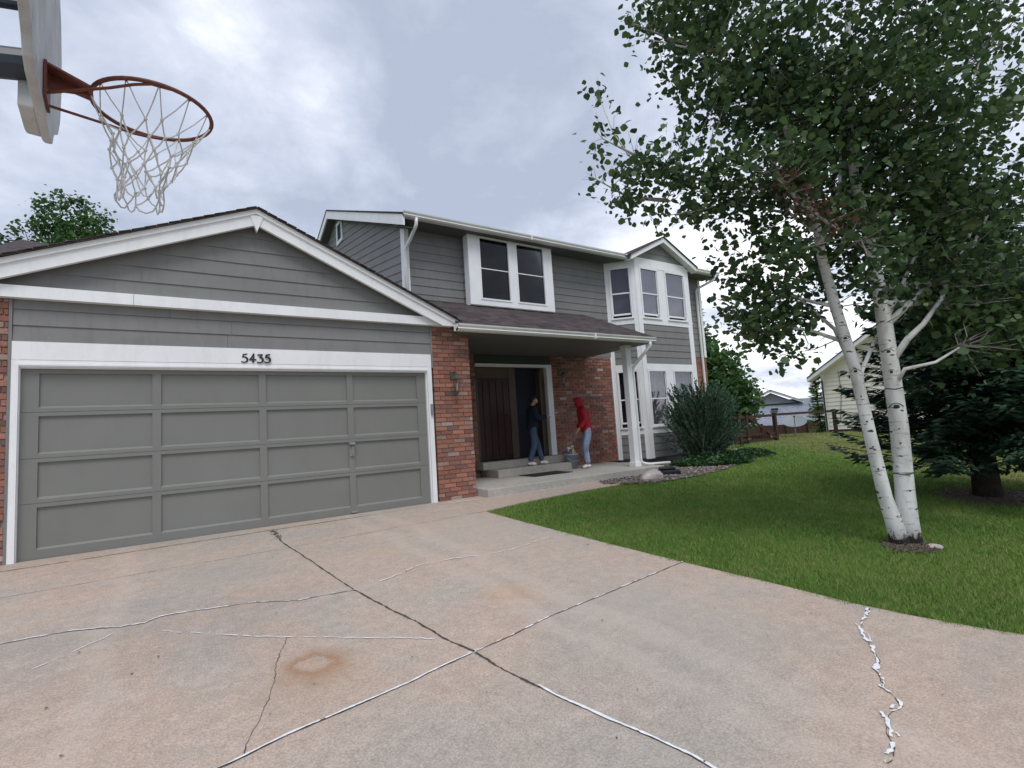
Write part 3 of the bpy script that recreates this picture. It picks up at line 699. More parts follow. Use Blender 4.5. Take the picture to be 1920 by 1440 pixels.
# --- porch roof (shed) with soffit, gutter, post
YE = -.40; PR = .445; ZP = 2.90
mb = MB(); x0, x1 = 5.36, 10.2
mb.loft([(x0, YE+.03, ZP), (x1, YE+.03, ZP), (x1, YE+.03, ZP-.03), (x0, YE+.03, ZP-.03)], [(x0, YW, ZP+PR*(YW-YE)), (x1, YW, ZP+PR*(YW-YE)), (x1, YW, ZP+PR*(YW-YE)-.03), (x0, YW, ZP+PR*(YW-YE)-.03)])
mb.build('porch_roof', M['shingle'], house)
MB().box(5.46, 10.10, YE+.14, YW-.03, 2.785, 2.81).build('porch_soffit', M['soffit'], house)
MB().box(5.30, 10.12, YE+.11, YE+.139, 2.785, 2.89).build('fascia', M['gutter'], house)
MB().prism_x([(YE+.14, 2.785), (YW-.02, 2.785), (YW-.02, 3.82), (YE+.14, 2.86)], 10.10, 10.125).build('roof_end_panel', M['gutter'], house)
def gutter(x0, x1, y, zt, name='gutter', depth=.105, h=.105):
    """K-profile gutter: lip, ogee front, hollow inside"""
    prof = [(0, 0), (-.0, -h), (-.05, -h), (-.085, -h*.72), (-.072, -h*.45), (-.10, -h*.22), (-.105, 0), (-.092, 0), (-.09, -.02), (-.06, -.06), (-.012, -.075), (-.012, 0)]
    mb = MB(); mb.prism_x([(y+a, zt+b) for a, b in prof], x0, x1)
    mb.add([(x0, y+a, zt+b) for a, b in prof[:7]], [(0, 1, 2, 3, 4, 5, 6)]); mb.add([(x1, y+a, zt+b) for a, b in prof[:7]], [(6, 5, 4, 3, 2, 1, 0)])
    for k in range(1, int((x1-x0)/3.05)+1): mb.box(x0+k*3.05-.02, x0+k*3.05+.02, y-.107, y+.002, zt-h-.002, zt+.002)
    return mb.build(name, M['gutter'], house)
gutter(5.32, 10.16, YE+.11, 2.895)
post = MB(); post.box(9.63, 9.775, .03, .175, .15, 2.79); post.box(9.612, 9.793, .012, .193, .15, .25); post.box(9.612, 9.793, .012, .193, 2.70, 2.784)
post.build('porch_post', M['white'], house, bevel=.006)
def pipe(name, pts, w=.075, h=.055, fwd=(0, -1, 0)):
    mb = MB(); pts = [Vector(p) for p in pts]
    # rounded bends
    out = [pts[0]]
    for a, b, c in zip(pts[:-2], pts[1:-1], pts[2:]):
        d0 = (a-b); d1 = (c-b); r = min(.09, d0.length*.4, d1.length*.4); p0 = b+d0.normalized()*r; p1 = b+d1.normalized()*r
        out += [p0*(1-t)**2 + b*2*t*(1-t) + p1*t*t for t in (0, .25, .5, .75, 1)]
    out.append(pts[-1]); mb.tube(out, w/2, 10, True, .8); return mb.build(name, M['gutter'], house, smooth=True)
pipe('downspout', [(9.98, YE+.05, 2.80), (9.98, YE+.05, 2.70), (9.835, .07, 2.30), (9.845, .07, .22), (9.99, -.02, .175), (10.55, -.12, .165)], .075)

# --- second storey
X0, X1 = 5.40, 15.03; ZT = 5.62
FU = frame(0, YW, 1, 0, 0, -1)
mb = MB(FU); lap_siding(mb, const(5.46, 11.05), 3.10, 5.50, .18); mb.build('siding', M['siding'], house); mb = MB(FU); lap_siding(mb, const(14.2, X1), 2.93, 5.50, .18, joints=False); mb.build('siding', M['siding'], house)
# left gable end wall with sloping boards
FLw = frame(X0, 0, 0, 1, -1, 0)
RY, ZR, ROOF = 6.80, 7.72, .415
mb = MB(FLw); sl = .15; e = .185
def roof_z(y): return ZR - .10 - ROOF*abs(y-RY)
for i in range(-9, 34):
    c0 = 3.0 + i*e
    ys_ = np.linspace(YW, 11.7, 60)
    seg = [y for y in ys_ if c0 + sl*(y-YW) < roof_z(y)-.02 and c0 + e + sl*(y-YW) > 2.9]
    if len(seg) < 2: continue
    ya, yb = seg[0], seg[-1]
    def lo(y): return c0+sl*(y-YW)
    def hi(y): return min(c0+e+sl*(y-YW), roof_z(y))
    N = 14
    for k in range(N):
        p, q = ya+(yb-ya)*k/N, ya+(yb-ya)*(k+1)/N
        mb.add([(p, .018, lo(p)), (q, .018, lo(q)), (q, .005, hi(q)), (p, .005, hi(p)), (p, 0, lo(p)), (q, 0, lo(q))], [(0, 3, 2, 1), (4, 0, 1, 5)])
mb.build('side_gable_siding', M['siding'], house)
mb = MB(); mb.box(5.372, 5.465, 1.815, 1.875, 3.3, 5.46); mb.box(5.372, 5.395, 1.8755, 2.02, 3.3, 5.46); mb.build('corner_board', M['white'], house); mb = MB(); mb.box(X1-.08, X1+.02, 1.815, 1.95, 2.93, 5.46); mb.build('corner_board', M['white'], house)
# main roof
mb = MB(); t = .04; yf = 1.28; zf = ZR-ROOF*(RY-yf); yb = 12.3; zb = ZR-ROOF*(yb-RY); xa, xb = 5.13, 15.30
mb.prism_x([(RY, ZR), (yf, zf), (yf, zf-t), (RY, ZR-t)], xa, xb); mb.prism_x([(RY, ZR+.001), (RY, ZR-t), (yb, zb-t), (yb, zb)], xa, xb); mb.build('main_roof', M['shingle'], house)
for xx, sg in ((xa+.012, 1), (xb-.052, 1)):
    mb = MB(); mb.prism_x([(RY, ZR-.04), (yf+.02, zf-.032), (yf+.02, zf-.25), (RY, ZR-.262)], xx, xx+.04); mb.prism_x([(RY, ZR-.04), (RY, ZR-.262), (yb, zb-.262), (yb, zb-.04)], xx, xx+.04); mb.build('rake_board', M['white'], house)
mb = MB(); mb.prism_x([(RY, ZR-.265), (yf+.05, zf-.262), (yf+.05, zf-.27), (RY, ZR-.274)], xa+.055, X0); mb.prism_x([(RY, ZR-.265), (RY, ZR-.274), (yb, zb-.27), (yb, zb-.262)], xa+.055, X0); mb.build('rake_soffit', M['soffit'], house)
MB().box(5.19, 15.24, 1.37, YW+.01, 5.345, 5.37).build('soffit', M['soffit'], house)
MB().box(5.16, 11.50, 1.335, 1.369, 5.345, 5.44).build('fascia', M['gutter'], house)
MB().box(13.85, 15.26, 1.335, 1.369, 5.345, 5.44).build('fascia', M['gutter'], house)
gutter(5.15, 11.55, 1.334, 5.455); gutter(13.68, 15.27, 1.334, 5.455)
pipe('downspout', [(5.42, 1.29, 5.36), (5.42, 1.30, 5.22), (5.36, 1.765, 4.86), (5.38, 1.77, 3.2)], .085)
pipe('downspout', [(15.1, 1.29, 5.36), (15.1, 1.29, 5.25), (14.78, 1.78, 5.02), (14.78, 1.79, .12), (14.9, 1.5, .08)], .085)
# remaining shell of the house
mb = MB(); mb.box(5.42, 14.99, YW+.20, 11.65, -.1, 5.35); mb.build('house_core', M['dark'], house)
mb = MB(frame(X1, 0, 0, 1, 1, 0)); lap_siding(mb, const(YW, 11.65), .2, 5.5, .18); mb.build('siding', M['siding'], house)
for q in ((5.41, X1, 11.62, 11.7, -.1, 5.5), (5.41, 11.0, YW+.002, YW+.19, 2.83, 5.5), (14.0, X1, YW+.002, YW+.19, .0, 5.5), (11.0, 14.0, YW+.1, YW+.19, 5.3, 5.6)): MB().box(*q).build('wall', M['siding'], house)
MB().prism_x([(YW, 5.45), (RY, ZR-.12), (11.65, 5.6)], 14.9, 15.0).build('gable_backing', M['siding'], house); MB().prism_x([(YW+.05, 5.45), (RY, ZR-.12), (11.6, 5.6)], 5.41, 5.5).build('gable_backing', M['siding'], house)
bw3 = core('brick_wall', 14.12, 15.02, YW+.004, YW+.1, -.1, 2.93)
brickwork('brick_face', FE, 14.12, 15.02, .05, 2.90, bw3, seed=12)

def window(F, u0, u1, z0, z1, parent, fw=.045, glassm='glass', back='curtain', openb=0.0, rail=.5, proud=.035, depth=.10):
    """double-hung: frame, two sashes, pane, and what hangs behind"""
    mb = MB(F); mb.box(u0, u0+fw, -depth, proud, z0, z1); mb.box(u1-fw, u1, -depth, proud, z0, z1); mb.box(u0+fw, u1-fw, -depth, proud-.001, z1-fw, z1); mb.box(u0-.01, u1+.01, -depth, proud+.018, z0-.012, z0+.03)
    wf = mb.build('window', M['white'], parent)
    a, b = u0+fw, u1-fw; lo, hi = z0+.03, z1-fw; md = lo+(hi-lo)*rail; sw = .028
    mb = MB(F)
    mb.box(a, b, -.012, .004, md-.018, md+.016)
    lb = lo+openb
    mb.box(a+.001, b-.001, -.032, -.013, lb, lb+.045); mb.box(a, a+sw*.7, -.032, -.013, lb, md); mb.box(b-sw*.7, b, -.032, -.013, lb, md)
    mb.box(a, a+sw*.5, -.012, .002, md, hi); mb.box(b-sw*.5, b, -.012, .002, md, hi)
    mb.build('sash', M['white'], wf)
    MB(F).box(a+.012, b-.012, -.006, -.003, md, hi).build('pane', M[glassm], wf)
    MB(F).box(a+.014, b-.014, -.024, -.021, lb+.04, md).build('pane', M[glassm], wf)
    if back == 'curtain':
        cb_ = MB(F); n = 26; r = random.Random(int(u0*100)); z_ = lo+.01
        P0 = [(a + (b-a)*i/n, -.075 + .016*math.sin(i*1.7+r.random()*.8)) for i in range(n+1)]
        for (p, q), (p2, q2) in zip(P0[:-1], P0[1:]): cb_.add([(p, q, z_), (p2, q2, z_), (p2, q2, hi), (p, q, hi)], [(0, 1, 2, 3)])
        cb_.build('curtain', M['curtain'], wf)
    elif back == 'shade':
        MB(F).box(a, b, -.07, -.066, lb+.05, hi).build('shade', M['shadeblind'], wf)
    MB(F).box(a-.01, b+.01, -.16, -.155, lo-.02, hi+.02).build('room_behind', M['dark'], wf)
    return wf

# --- pop-out window box on the upper floor
YP = 1.55; FP = frame(0, YP, 1, 0, 0, -1)
mb = MB(); mb.box(6.71, 8.95, YP+.17, YW, 3.83, 5.345); mb.build('popout_core', M['dark'], house)
mb = MB(frame(6.71, 0, 0, 1, -1, 0)); lap_siding(mb, const(YP+.02, YW), 3.82, 5.345, .18, joints=False); mb.build('siding', M['siding'], house)
mb = MB(frame(8.95, 0, 0, 1, 1, 0)); lap_siding(mb, const(YP+.02, YW), 3.82, 5.345, .18, joints=False); mb.build('siding', M['siding'], house)
pw = MB(FP)
pw.box(6.69, 6.95, -.18, .02, 3.81, 5.345); pw.box(8.74, 8.97, -.18, .02, 3.81, 5.345); pw.box(6.95, 8.74, -.18, .0195, 5.335, 5.345); pw.box(6.95, 8.74, -.18, .0195, 3.81, 3.93); pw.box(7.75, 7.92, -.18, .0195, 3.93, 5.335)
pw.box(6.69, 8.97, -.30, -.0, 3.795, 3.81)
pwo = pw.build('picture_window', M['white'], house)
pw = MB(FP)
for a, b in ((6.95, 7.75), (7.92, 8.74)):
    for q in ((a, a+.035, 3.93, 5.335), (b-.035, b, 3.93, 5.335), (a+.035, b-.035, 3.93, 3.965), (a+.035, b-.035, 5.30, 5.335)): pw.box(q[0], q[1], -.03, .032, q[2], q[3])
    pw.box(a+.035, b-.035, -.02, -.004, 4.625, 4.645)
pw.build('sash', M['white'], pwo)
for a, b in ((6.985, 7.715), (7.955, 8.705)):
    MB(FP).box(a, b, -.010, -.007, 3.965, 5.30).build('pane', M['glass_screen'], pwo)
m_, nt_, b_ = new_mat('navy_wavy_blind'); B_ = NB(nt_)
wv = B_.n('ShaderNodeTexWave'); wv.inputs['Scale'].default_value = 9; wv.inputs['Distortion'].default_value = 1.2; wv.inputs['Detail'].default_value = 1; B_.l(B_.pos(), wv.inputs['Vector'])
B_.l(B_.ramp(wv.outputs['Fac'], [(.3, (.03, .035, .05)), (.8, (.09, .10, .13))]), b_.inputs['Base Color']); b_.inputs['Roughness'].default_value = .8
MB(FP).box(6.99, 7.72, -.12, -.11, 3.97, 4.62).build('blind', m_, pwo)
MB(FP).box(6.95, 8.74, -.17, -.16, 3.94, 5.33).build('room_behind', M['dark'], pwo)

# --- two storey bay
bay = (11.55, 1.30, 2.20)
FB = frame(11.55, 1.30, 1, 0, 0, -1)
r2 = math.sqrt(.5); LD = .778
FD = frame(11.0, 1.85, r2, -r2, -r2, -r2); FR = frame(13.75, 1.30, r2, r2, r2, -r2)
white = MB(FB); sid = MB(FB)
for q in [(0, .16, .15, 5.45), (2.02, 2.20, .15, 5.45), (.16, 2.02, 5.20, 5.45), (.16, 2.02, 3.66, 3.80), (.90, 1.16, 3.80, 5.20), (.16, 2.02, 2.45, 2.60), (.90, 1.16, .92, 2.45), (.16, 2.02, .78, .92)]:
    white.box(q[0], q[1], -.05, .022, q[2], q[3])
white.box(.15, 1.9, .022, .03, 5.2, 5.24)
white.build('bay_trim', M['white'], house)
for z0, z1 in ((2.60, 3.66), (.17, .78)): sid = MB(FB); lap_siding(sid, const(.16, 2.02), z0, z1, .18, joints=False); sid.box(.1, 2.1, -.05, -.002, z0-.01, z1+.01); sid.build('bay_siding', M['siding'], house)
for (u0, u1) in ((.165, .895), (1.165, 2.015)):
    window(FB, u0, u1, 3.81, 5.195, house, back='shade', openb=.07, rail=.5)
    window(FB, u0, u1, .94, 2.445, house, back='curtain', rail=.5)
for F, nm in ((FD, 'l'), (FR, 'r')):
    white = MB(F); sid = MB(F)
    for q in [(0, .10, .15, 5.45), (LD-.10, LD-.001, .15, 5.45), (.10, LD-.10, 5.20, 5.45), (.10, LD-.10, 3.66, 3.80), (.10, LD-.10, 2.45, 2.60), (.10, LD-.10, .78, .92)]: white.box(q[0], q[1], -.05, .020, q[2], q[3])
    white.build('bay_trim', M['white'], house)
    for z0, z1 in ((2.60, 3.66), (.17, .78)): sid = MB(F); lap_siding(sid, const(.10, LD-.10), z0, z1, .18, joints=False); sid.box(.05, LD-.05, -.05, -.002, z0-.01, z1+.01); sid.build('bay_siding', M['siding'], house)
    window(F, .105, LD-.105, 3.81, 5.195, house, back='shade', openb=.07); window(F, .105, LD-.105, .94, 2.445, house, back='none', openb=.09)
mb = MB(); mb.prism_z([(11.05, 1.86), (11.58, 1.36), (13.72, 1.36), (14.25, 1.86)], -.05, .15); mb.build('bay_foundation', M['foundation'], house)
for z_, t_ in ((.15, .02), (3.1, .1), (5.40, .07)): MB().prism_z([(11.05, 1.86), (11.58, 1.36), (13.72, 1.36), (14.25, 1.86)], z_, z_+t_).build('bay_floor', M['dark'], house)
MB(FE).box(10.955, 11.04, -.02, .028, .15, 2.82).build('corner_board', M['white'], house)
# bay gable
BX, BZ = 12.60, 6.10; sb = .50
mb = MB(FB)
lap_siding(mb, lambda za, zb: (BX-11.55-(BZ-.12-za)/sb, BX-11.55+(BZ-.12-za)/sb, BX-11.55-max(0.01, (BZ-.12-zb)/sb), BX-11.55+max(.01, (BZ-.12-zb)/sb)), 5.45, 5.98, .18, joints=False)
mb.build('bay_gable_siding', M['siding'], house)
MB().prism_y([(BX-1.0, 5.44), (BX, 5.98), (BX+1.0, 5.44)], 1.302, 1.36).build('bay_gable_backing', M['siding'], house)
for sg in (-1, 1):
    xe = BX+sg*1.33; ze = BZ-sb*1.33; mb = MB()
    mb.prism_y([(BX, BZ-.03), (xe, ze-.03), (xe, ze-.15), (BX, BZ-.165)], 1.10, 1.145); mb.build('rake_board', M['white'], house)
    mb = MB(); xe = BX+sg*1.38; ze = BZ-sb*1.38
    mb.loft([(BX, 1.07, BZ), (xe, 1.07, ze), (xe, 1.07, ze-.03), (BX, 1.07, BZ-.03)], [(BX, 4.2, BZ), (xe, 4.2, ze), (xe, 4.2, ze-.03), (BX, 4.2, BZ-.03)]); mb.build('bay_roof', M['shingle'], house)
    MB().loft([(BX, 1.146, BZ-.14), (xe, 1.146, ze-.13), (xe, 1.146, ze-.14), (BX, 1.146, BZ-.15)], [(BX, 1.298, BZ-.14), (xe, 1.298, ze-.13), (xe, 1.298, ze-.14), (BX, 1.298, BZ-.15)]).build('bay_soffit', M['white'], house)
# small window high in the side gable
mb = MB(FLw); z_ = 7.0
for q in ((6.10, 6.20, 6.62, 7.26), (6.56, 6.66, 6.62, 7.26), (6.20, 6.56, 7.16, 7.26), (6.20, 6.56, 6.62, 6.72)): mb.box(q[0], q[1], .0, .045, q[2], q[3])
tw = mb.build('attic_window', M['white'], house); MB(FLw).box(6.2, 6.56, .02, .024, 6.72, 7.16).build('pane', M['dark'], tw)

# --- wall lanterns
def lantern(x, y, z, F=None):
    mb = MB(); mb.box(x-.055, x+.055, y-.02, y, z-.02, z+.11); mb.tube([(x, y-.02, z+.07), (x, y-.08, z+.11), (x, y-.13, z+.075), (x, y-.13, z+.03)], .010, 6)
    mb.lathe((x, y-.13, z), [(.0, .05), (.03, .04), (.075, -.01), (.078, -.03), (.0, -.031)], 6)
    mb.lathe((x, y-.13, z), [(.0, -.29), (.02, -.275), (.035, -.245), (.0, -.244)], 6)
    for k in range(6):
        a = k*math.pi/3; mb.tube([(x+.07*math.cos(a), y-.13+.07*math.sin(a), z-.03), (x+.036*math.cos(a), y-.13+.036*math.sin(a), z-.245)], .006, 4)
    o = mb.build('wall_lantern', M['bronze'], house)
    MB().lathe((x, y-.13, z), [(.066, -.032), (.034, -.243)], 6).build('lantern_glass', M['glass_lamp'], o)
    MB().tube([(x, y-.13, z-.22), (x, y-.13, z-.10)], [.012, .016], 8).build('candle_tube', M['white'], o)
lantern(5.36, -.015, 2.03); lantern(9.22, YW-.015, 2.36)

# ================================================================ basketball hoop
RC = Vector((1.318, -4.95, 2.655)); bn = Vector((.998, .06, 0)).normalized(); bt = Vector((-bn.y, bn.x, 0)); up = Vector((0, 0, 1))
hoop = thing('basketball_hoop', 'orange hoop with white cord net on a chipped grey fan backboard', 'basketball hoop', (-.75, -5.15, G(0, -5.15)+.014))
def BP(n_, t_, z_): return RC + bn*n_ + bt*t_ + up*z_
ND = -.375
half = [(.0, -.13), (.26, -.13), (.33, -.105), (.37, -.05), (.44, .0), (.56, .06), (.65, .17), (.69, .33), (.68, .52), (.62, .70), (.50, .84), (.30, .93), (.0, .96)]
out = half + [(-a, b) for a, b in half[-2:0:-1]]
mb = MB(); mb.loft([BP(ND, a, b) for a, b in out], [BP(ND-.032, a, b) for a, b in out])
tab = [(.02, -.115), (.22, -.12), (.27, -.11), (.31, -.06), (.30, .03), (.02, .03)]
mb.loft([BP(ND-.03, a, b) for a, b in tab], [BP(ND-.085, a*.97, b) for a, b in tab])
mb.build('backboard', M['board'], hoop, bevel=.008)
mb = MB(); R0 = .2286
mb.tube([BP(R0*math.cos(a), R0*math.sin(a), 0) for a in [2*math.pi*k/48 for k in range(49)]], .009, 8)
rim = mb.build('rim', M['rim'], hoop, smooth=True)
mb = MB(); mb.add([BP(ND+.004, -.075, .055), BP(ND+.004, .075, .055), BP(-R0+.01, .055, .01), BP(-R0+.01, -.055, .01), BP(ND+.004, -.075, .046), BP(ND+.004, .075, .046), BP(-R0+.01, .055, .001), BP(-R0+.01, -.055, .001)], [(0, 1, 2, 3), (7, 6, 5, 4), (0, 3, 7, 4), (1, 5, 6, 2), (2, 6, 7, 3)])
mb.loft([BP(ND+.002, -.075, .06), BP(ND+.002, .075, .06), BP(ND+.002, .075, -.09), BP(ND+.002, -.075, -.09)], [BP(ND+.012, -.075, .06), BP(ND+.012, .075, .06), BP(ND+.012, .075, -.09), BP(ND+.012, -.075, -.09)])
mb.loft([BP(ND+.01, -.004, .05), BP(-R0-.01, -.004, .004), BP(-R0-.01, -.004, -.006), BP(ND+.01, -.004, -.03)], [BP(ND+.01, .004, .05), BP(-R0-.01, .004, .004), BP(-R0-.01, .004, -.006), BP(ND+.01, .004, -.03)])
mb.build('bracket', M['rim'], rim)
for s in (-1, 1):
    MB().tube([BP(ND+.01, s*.05, -.07), BP(-.16, s*.155, -.035), BP(-.08, s*.205, -.02), BP(-.02, s*.226, -.008), BP(.05, s*.222, -.004)], .006, 6).build('brace', M['rim'], rim)
# net: 12 hooks, diamond mesh narrowing downward, blown a little to the right
mb = MB(); NN = 12; levels = [0, .13, .19, .25, .31, .365, .42]; radii_ = [R0, .160, .138, .118, .102, .090, .094]
def npnt(k, L):
    a = 2*math.pi*(k + (.5 if L % 2 else 0))/NN + .1; r_ = radii_[L]; sway = .10*(levels[L]/.42)**1.3; j = random.Random(k*31+L*7)
    return RC + Vector((-.055*levels[L]/.42, 0, 0)) + Vector((math.cos(a)*r_, math.sin(a)*r_, -levels[L])) + Vector((j.gauss(0, .011), j.gauss(0, .011), j.gauss(0, .010)))*(1 if L else 0)
def rope(a, b, r_):
    m_ = (a+b)/2 + Vector((0, 0, -.006)); mb.tube([a, m_, b], r_, 5, False)
for L in range(len(levels)-1):
    for k in range(NN):
        a = npnt(k, L)
        if L % 2 == 0: nb = (npnt(k, L+1), npnt((k-1) % NN, L+1))
        else: nb = (npnt(k, L+1), npnt((k+1) % NN, L+1))
        for q in nb: rope(a, q, .0033 if L else .0026)
        if L: mb.ball(a, .0075, 6, 4)
for k in range(NN):
    a = npnt(k, 6); b = npnt((k+1) % NN, 6); m_ = (a+b)/2 + Vector((0, 0, -.035)); mb.tube([a, (a*2+m_)/3+Vector((0, 0, -.012)), m_, (b*2+m_)/3+Vector((0, 0, -.012)), b], .0036, 5, False)
mb.build('net', M['net'], hoop)
for k in range(NN):
    a = npnt(k, 0); MB().tube([a+Vector((0, 0, .004)), a+Vector((0, 0, -.014))], .0045, 5).build('net_hook', M['rim'], rim)
pb = Vector((-.75, -5.15, G(0, -5.15)))
mb = MB(); mb.tube([pb, pb+Vector((0, 0, 3.25))], [.057]*2, 14); mb.build('pole', M['pole'], hoop, smooth=True)
mb = MB(); a = BP(ND-.04, .0, .06); mb.tube([a+Vector((-1.6, -.03, -.36)), a], .060, 12); mb.tube([a+Vector((-1.1, -.03, .02)), a+up*.26], .022, 10)
mb.tube([a+Vector((-1.15, -.03, -.3)), a+Vector((-1.15, -.03, .05))], .05, 8)
mb.loft([BP(ND-.02, s_*.18, t_) for s_, t_ in ((-1, .05), (1, .05), (1, .55), (-1, .55))], [BP(ND-.05, s_*.18, t_) for s_, t_ in ((-1, .05), (1, .05), (1, .55), (-1, .55))])
mb.build('support_arm', M['pole'], hoop, smooth=False)
mb = MB(); mb.box(pb.x-.3, pb.x+.3, pb.y-.3, pb.y+.3, pb.z-.02, pb.z+.05); mb.build('base_plate', M['foundation'], hoop)

# ================================================================ people
def skinned(name, J, E, mat, parent, root=0, sub=1):
    me = bpy.data.meshes.new(name); me.from_pydata([j[0] for j in J], E, []); me.update()
    me.materials.append(mat); o = bpy.data.objects.new(name, me); COL.objects.link(o)
    o.parent = parent; o.location = -parent.location
    sk = o.modifiers.new('skin', 'SKIN'); sk.use_smooth_shade = True; sk.branch_smoothing = .6
    if not me.skin_vertices: me.skin_vertices.new()
    for i, (p, r) in enumerate(J):
        r = tuple(q*.93 for q in (r if hasattr(r, '__len__') else (r, r))); me.skin_vertices[0].data[i].radius = r; me.skin_vertices[0].data[i].use_root = (i == root)
    sb_ = o.modifiers.new('sub', 'SUBSURF'); sb_.levels = sub; sb_.render_levels = sub+1
    return o
def person(base, fwd, pose, H, label, top, legs, shoe, hood=None, hair=False):
    f = Vector((fwd[0], fwd[1], 0)).normalized(); l = Vector((-f.y, f.x, 0)); b = Vector(base); k = H
    root = thing('person', label, 'person', base)
    def W(p): return b + (f*p[0] + l*p[1] + up*p[2])*k
    P = pose; J = []; E = []
    def chain(pts, start=None):
        idx = []
        for p, r in pts:
            J.append((W(p), r*k if not hasattr(r, '__len__') else (r[0]*k, r[1]*k))); i = len(J)-1
            if start is not None: E.append((start, i))
            start = i; idx.append(i)
        return idx
    sp = chain([(P['pelvis'], .075), (P['waist'], .068), (P['chest'], .085), (P['neck'], .036), (P['jaw'], .048), (P['head'], .062), (P['crown'], .045)])
    hd = Vector(P['head']); jw = Vector(P['jaw'])
    chain([((hd.x+.058, hd.y, hd.z-.018), .010)], sp[5])                       # nose
    for s in (-1, 1): chain([((hd.x+.005, s*.062, hd.z-.02), .011)], sp[5])     # ears
    hands = []
    for s, key in ((1, 'L'), (-1, 'R')):
        sh = P['shoulder'+key]; el = P['elbow'+key]; wr = P['wrist'+key]
        c_ = chain([(sh, .040), (el, .027), (wr, .018)], sp[2])
        d = (Vector(wr)-Vector(el)).normalized(); pm = Vector(wr)+d*.038; side = Vector((0, 1, 0)); fl = Vector(P.get('curl', (0, 0, -1)))
        ph = chain([(tuple(pm), (.022, .013))], c_[2])[0]
        for q, (off, ln) in enumerate(((-.017, .036), (-.006, .043), (.006, .040), (.017, .032))):
            t0 = pm + side*off + d*.022; chain([(tuple(t0), .0055), (tuple(t0+d*ln*.5+fl*.006), .005), (tuple(t0+d*ln*.85+fl*.018), .004)], ph)
        t0 = pm - side*s*.024; chain([(tuple(t0), .006), (tuple(t0+d*.028+fl*.01), .005)], ph); hands.append((wr, d))
    for key in 'LR':
        chain([(P['hip'+key], .058), (P['knee'+key], .037), (P['ankle'+key], .024), (P['toe'+key], .020)], sp[0])
    skinned('body', J, E, M['skin'], root)
    # jacket
    J = []; E = []
    hm = Vector(P['hem']); q = chain([(tuple(hm+Vector((0, 0, -.055))), (.104, .092)), (P['hem'], (.112, .098)), (P['waist'], (.106, .094)), (P['chest'], (.116, .098)), (P['collar'], .066)])
    for key in 'LR':
        wr = Vector(P['wrist'+key]); el = Vector(P['elbow'+key]); mid = (Vector(P['shoulder'+key])+el)/2
        chain([(P['shoulder'+key], .058), (tuple(mid), .050), (tuple(el), .046), (tuple((el+wr)/2), .042), (tuple(wr+(wr-el)*.05), .034)], q[3])
    skinned('jacket', J, E, top, root)
    J = []; E = []
    q = chain([(P['waist'], (.082, .074)), (P['pelvis'], (.092, .084))])
    for key in 'LR':
        h_ = Vector(P['hip'+key]); kn = Vector(P['knee'+key]); an = Vector(P['ankle'+key])
        chain([(tuple(h_), .066), (tuple((h_+kn)/2), .058), (tuple(kn), .050), (tuple((kn+an)/2), .046), (tuple(an+Vector((0, 0, .008))), .042)], q[1])
    skinned('trousers', J, E, legs, root)
    for key in 'LR':
        J = []; E = []; an = Vector(P['ankle'+key]); to = Vector(P['toe'+key]); he = an + (an-to)*.30; he.z = .024; m_ = (an+to)/2; m_.z = .028; to.z = .021
        chain([((an.x, an.y, .045), .026), (tuple(he), .024)]); J.append((W(m_), .028*k)); E.append((0, len(J)-1)); J.append((W(to), (.030*k, .019*k))); E.append((len(J)-2, len(J)-1))
        so_ = skinned('shoe', J, E, shoe, root)
    if hood is not None:
        J = []; E = []; back = Vector((-.018, 0, .006))
        chain([(tuple(Vector(P['collar'])+Vector((-.005, 0, -.03))), .070), (tuple(Vector(P['neck'])+Vector((-.012, 0, .0))), .068), (tuple(hd+Vector((-.030, 0, -.03))), .082), (tuple(hd+Vector((-.022, 0, .012))), .086), (tuple(Vector(P['crown'])+Vector((-.012, 0, .012))), .060)])
        skinned('hood', J, E, hood, root)
    if hair:
        J = []; E = []
        chain([(tuple(hd+Vector((-.035, 0, -.045))), .034), (tuple(hd+Vector((-.022, 0, .0))), .062), (tuple(Vector(P['crown'])+Vector((.0, 0, .0))), .056), (tuple(Vector(P['crown'])+Vector((.035, 0, -.010))), .030)])
        skinned('hair', J, E, M['hair'], root)
    if hood is not None: return root, W
    fc = MB()
    for s in (-1, 1): fc.ball(W((hd.x+.052, s*.022, hd.z)), .006*k, 6, 4)
    fc.box(*sum([[min(a_, b_), max(a_, b_)] for a_, b_ in zip(W((hd.x+.046, -.016, hd.z-.045)), W((hd.x+.058, .016, hd.z-.041)))], []))
    fc.build('face_features', M['hair'], root)
    return root, W
red_pose = dict(pelvis=(-.045, 0, .53), waist=(-.03, 0, .63), chest=(.005, 0, .79), neck=(.045, 0, .875), jaw=(.078, 0, .905), head=(.088, 0, .947), crown=(.083, 0, .983), collar=(.035, 0, .865), hem=(-.035, 0, .54),
    shoulderL=(.025, .10, .82), shoulderR=(.025, -.10, .82), elbowL=(-.0, .135, .67), elbowR=(-.02, -.135, .67), wristL=(.09, .115, .565), wristR=(.06, -.125, .56),
    hipL=(-.04, .055, .50), hipR=(-.04, -.055, .50), kneeL=(.02, .06, .275), kneeR=(.0, -.06, .275), ankleL=(-.005, .06, .05), ankleR=(-.03, -.06, .05), toeL=(.09, .065, .02), toeR=(.065, -.065, .02))
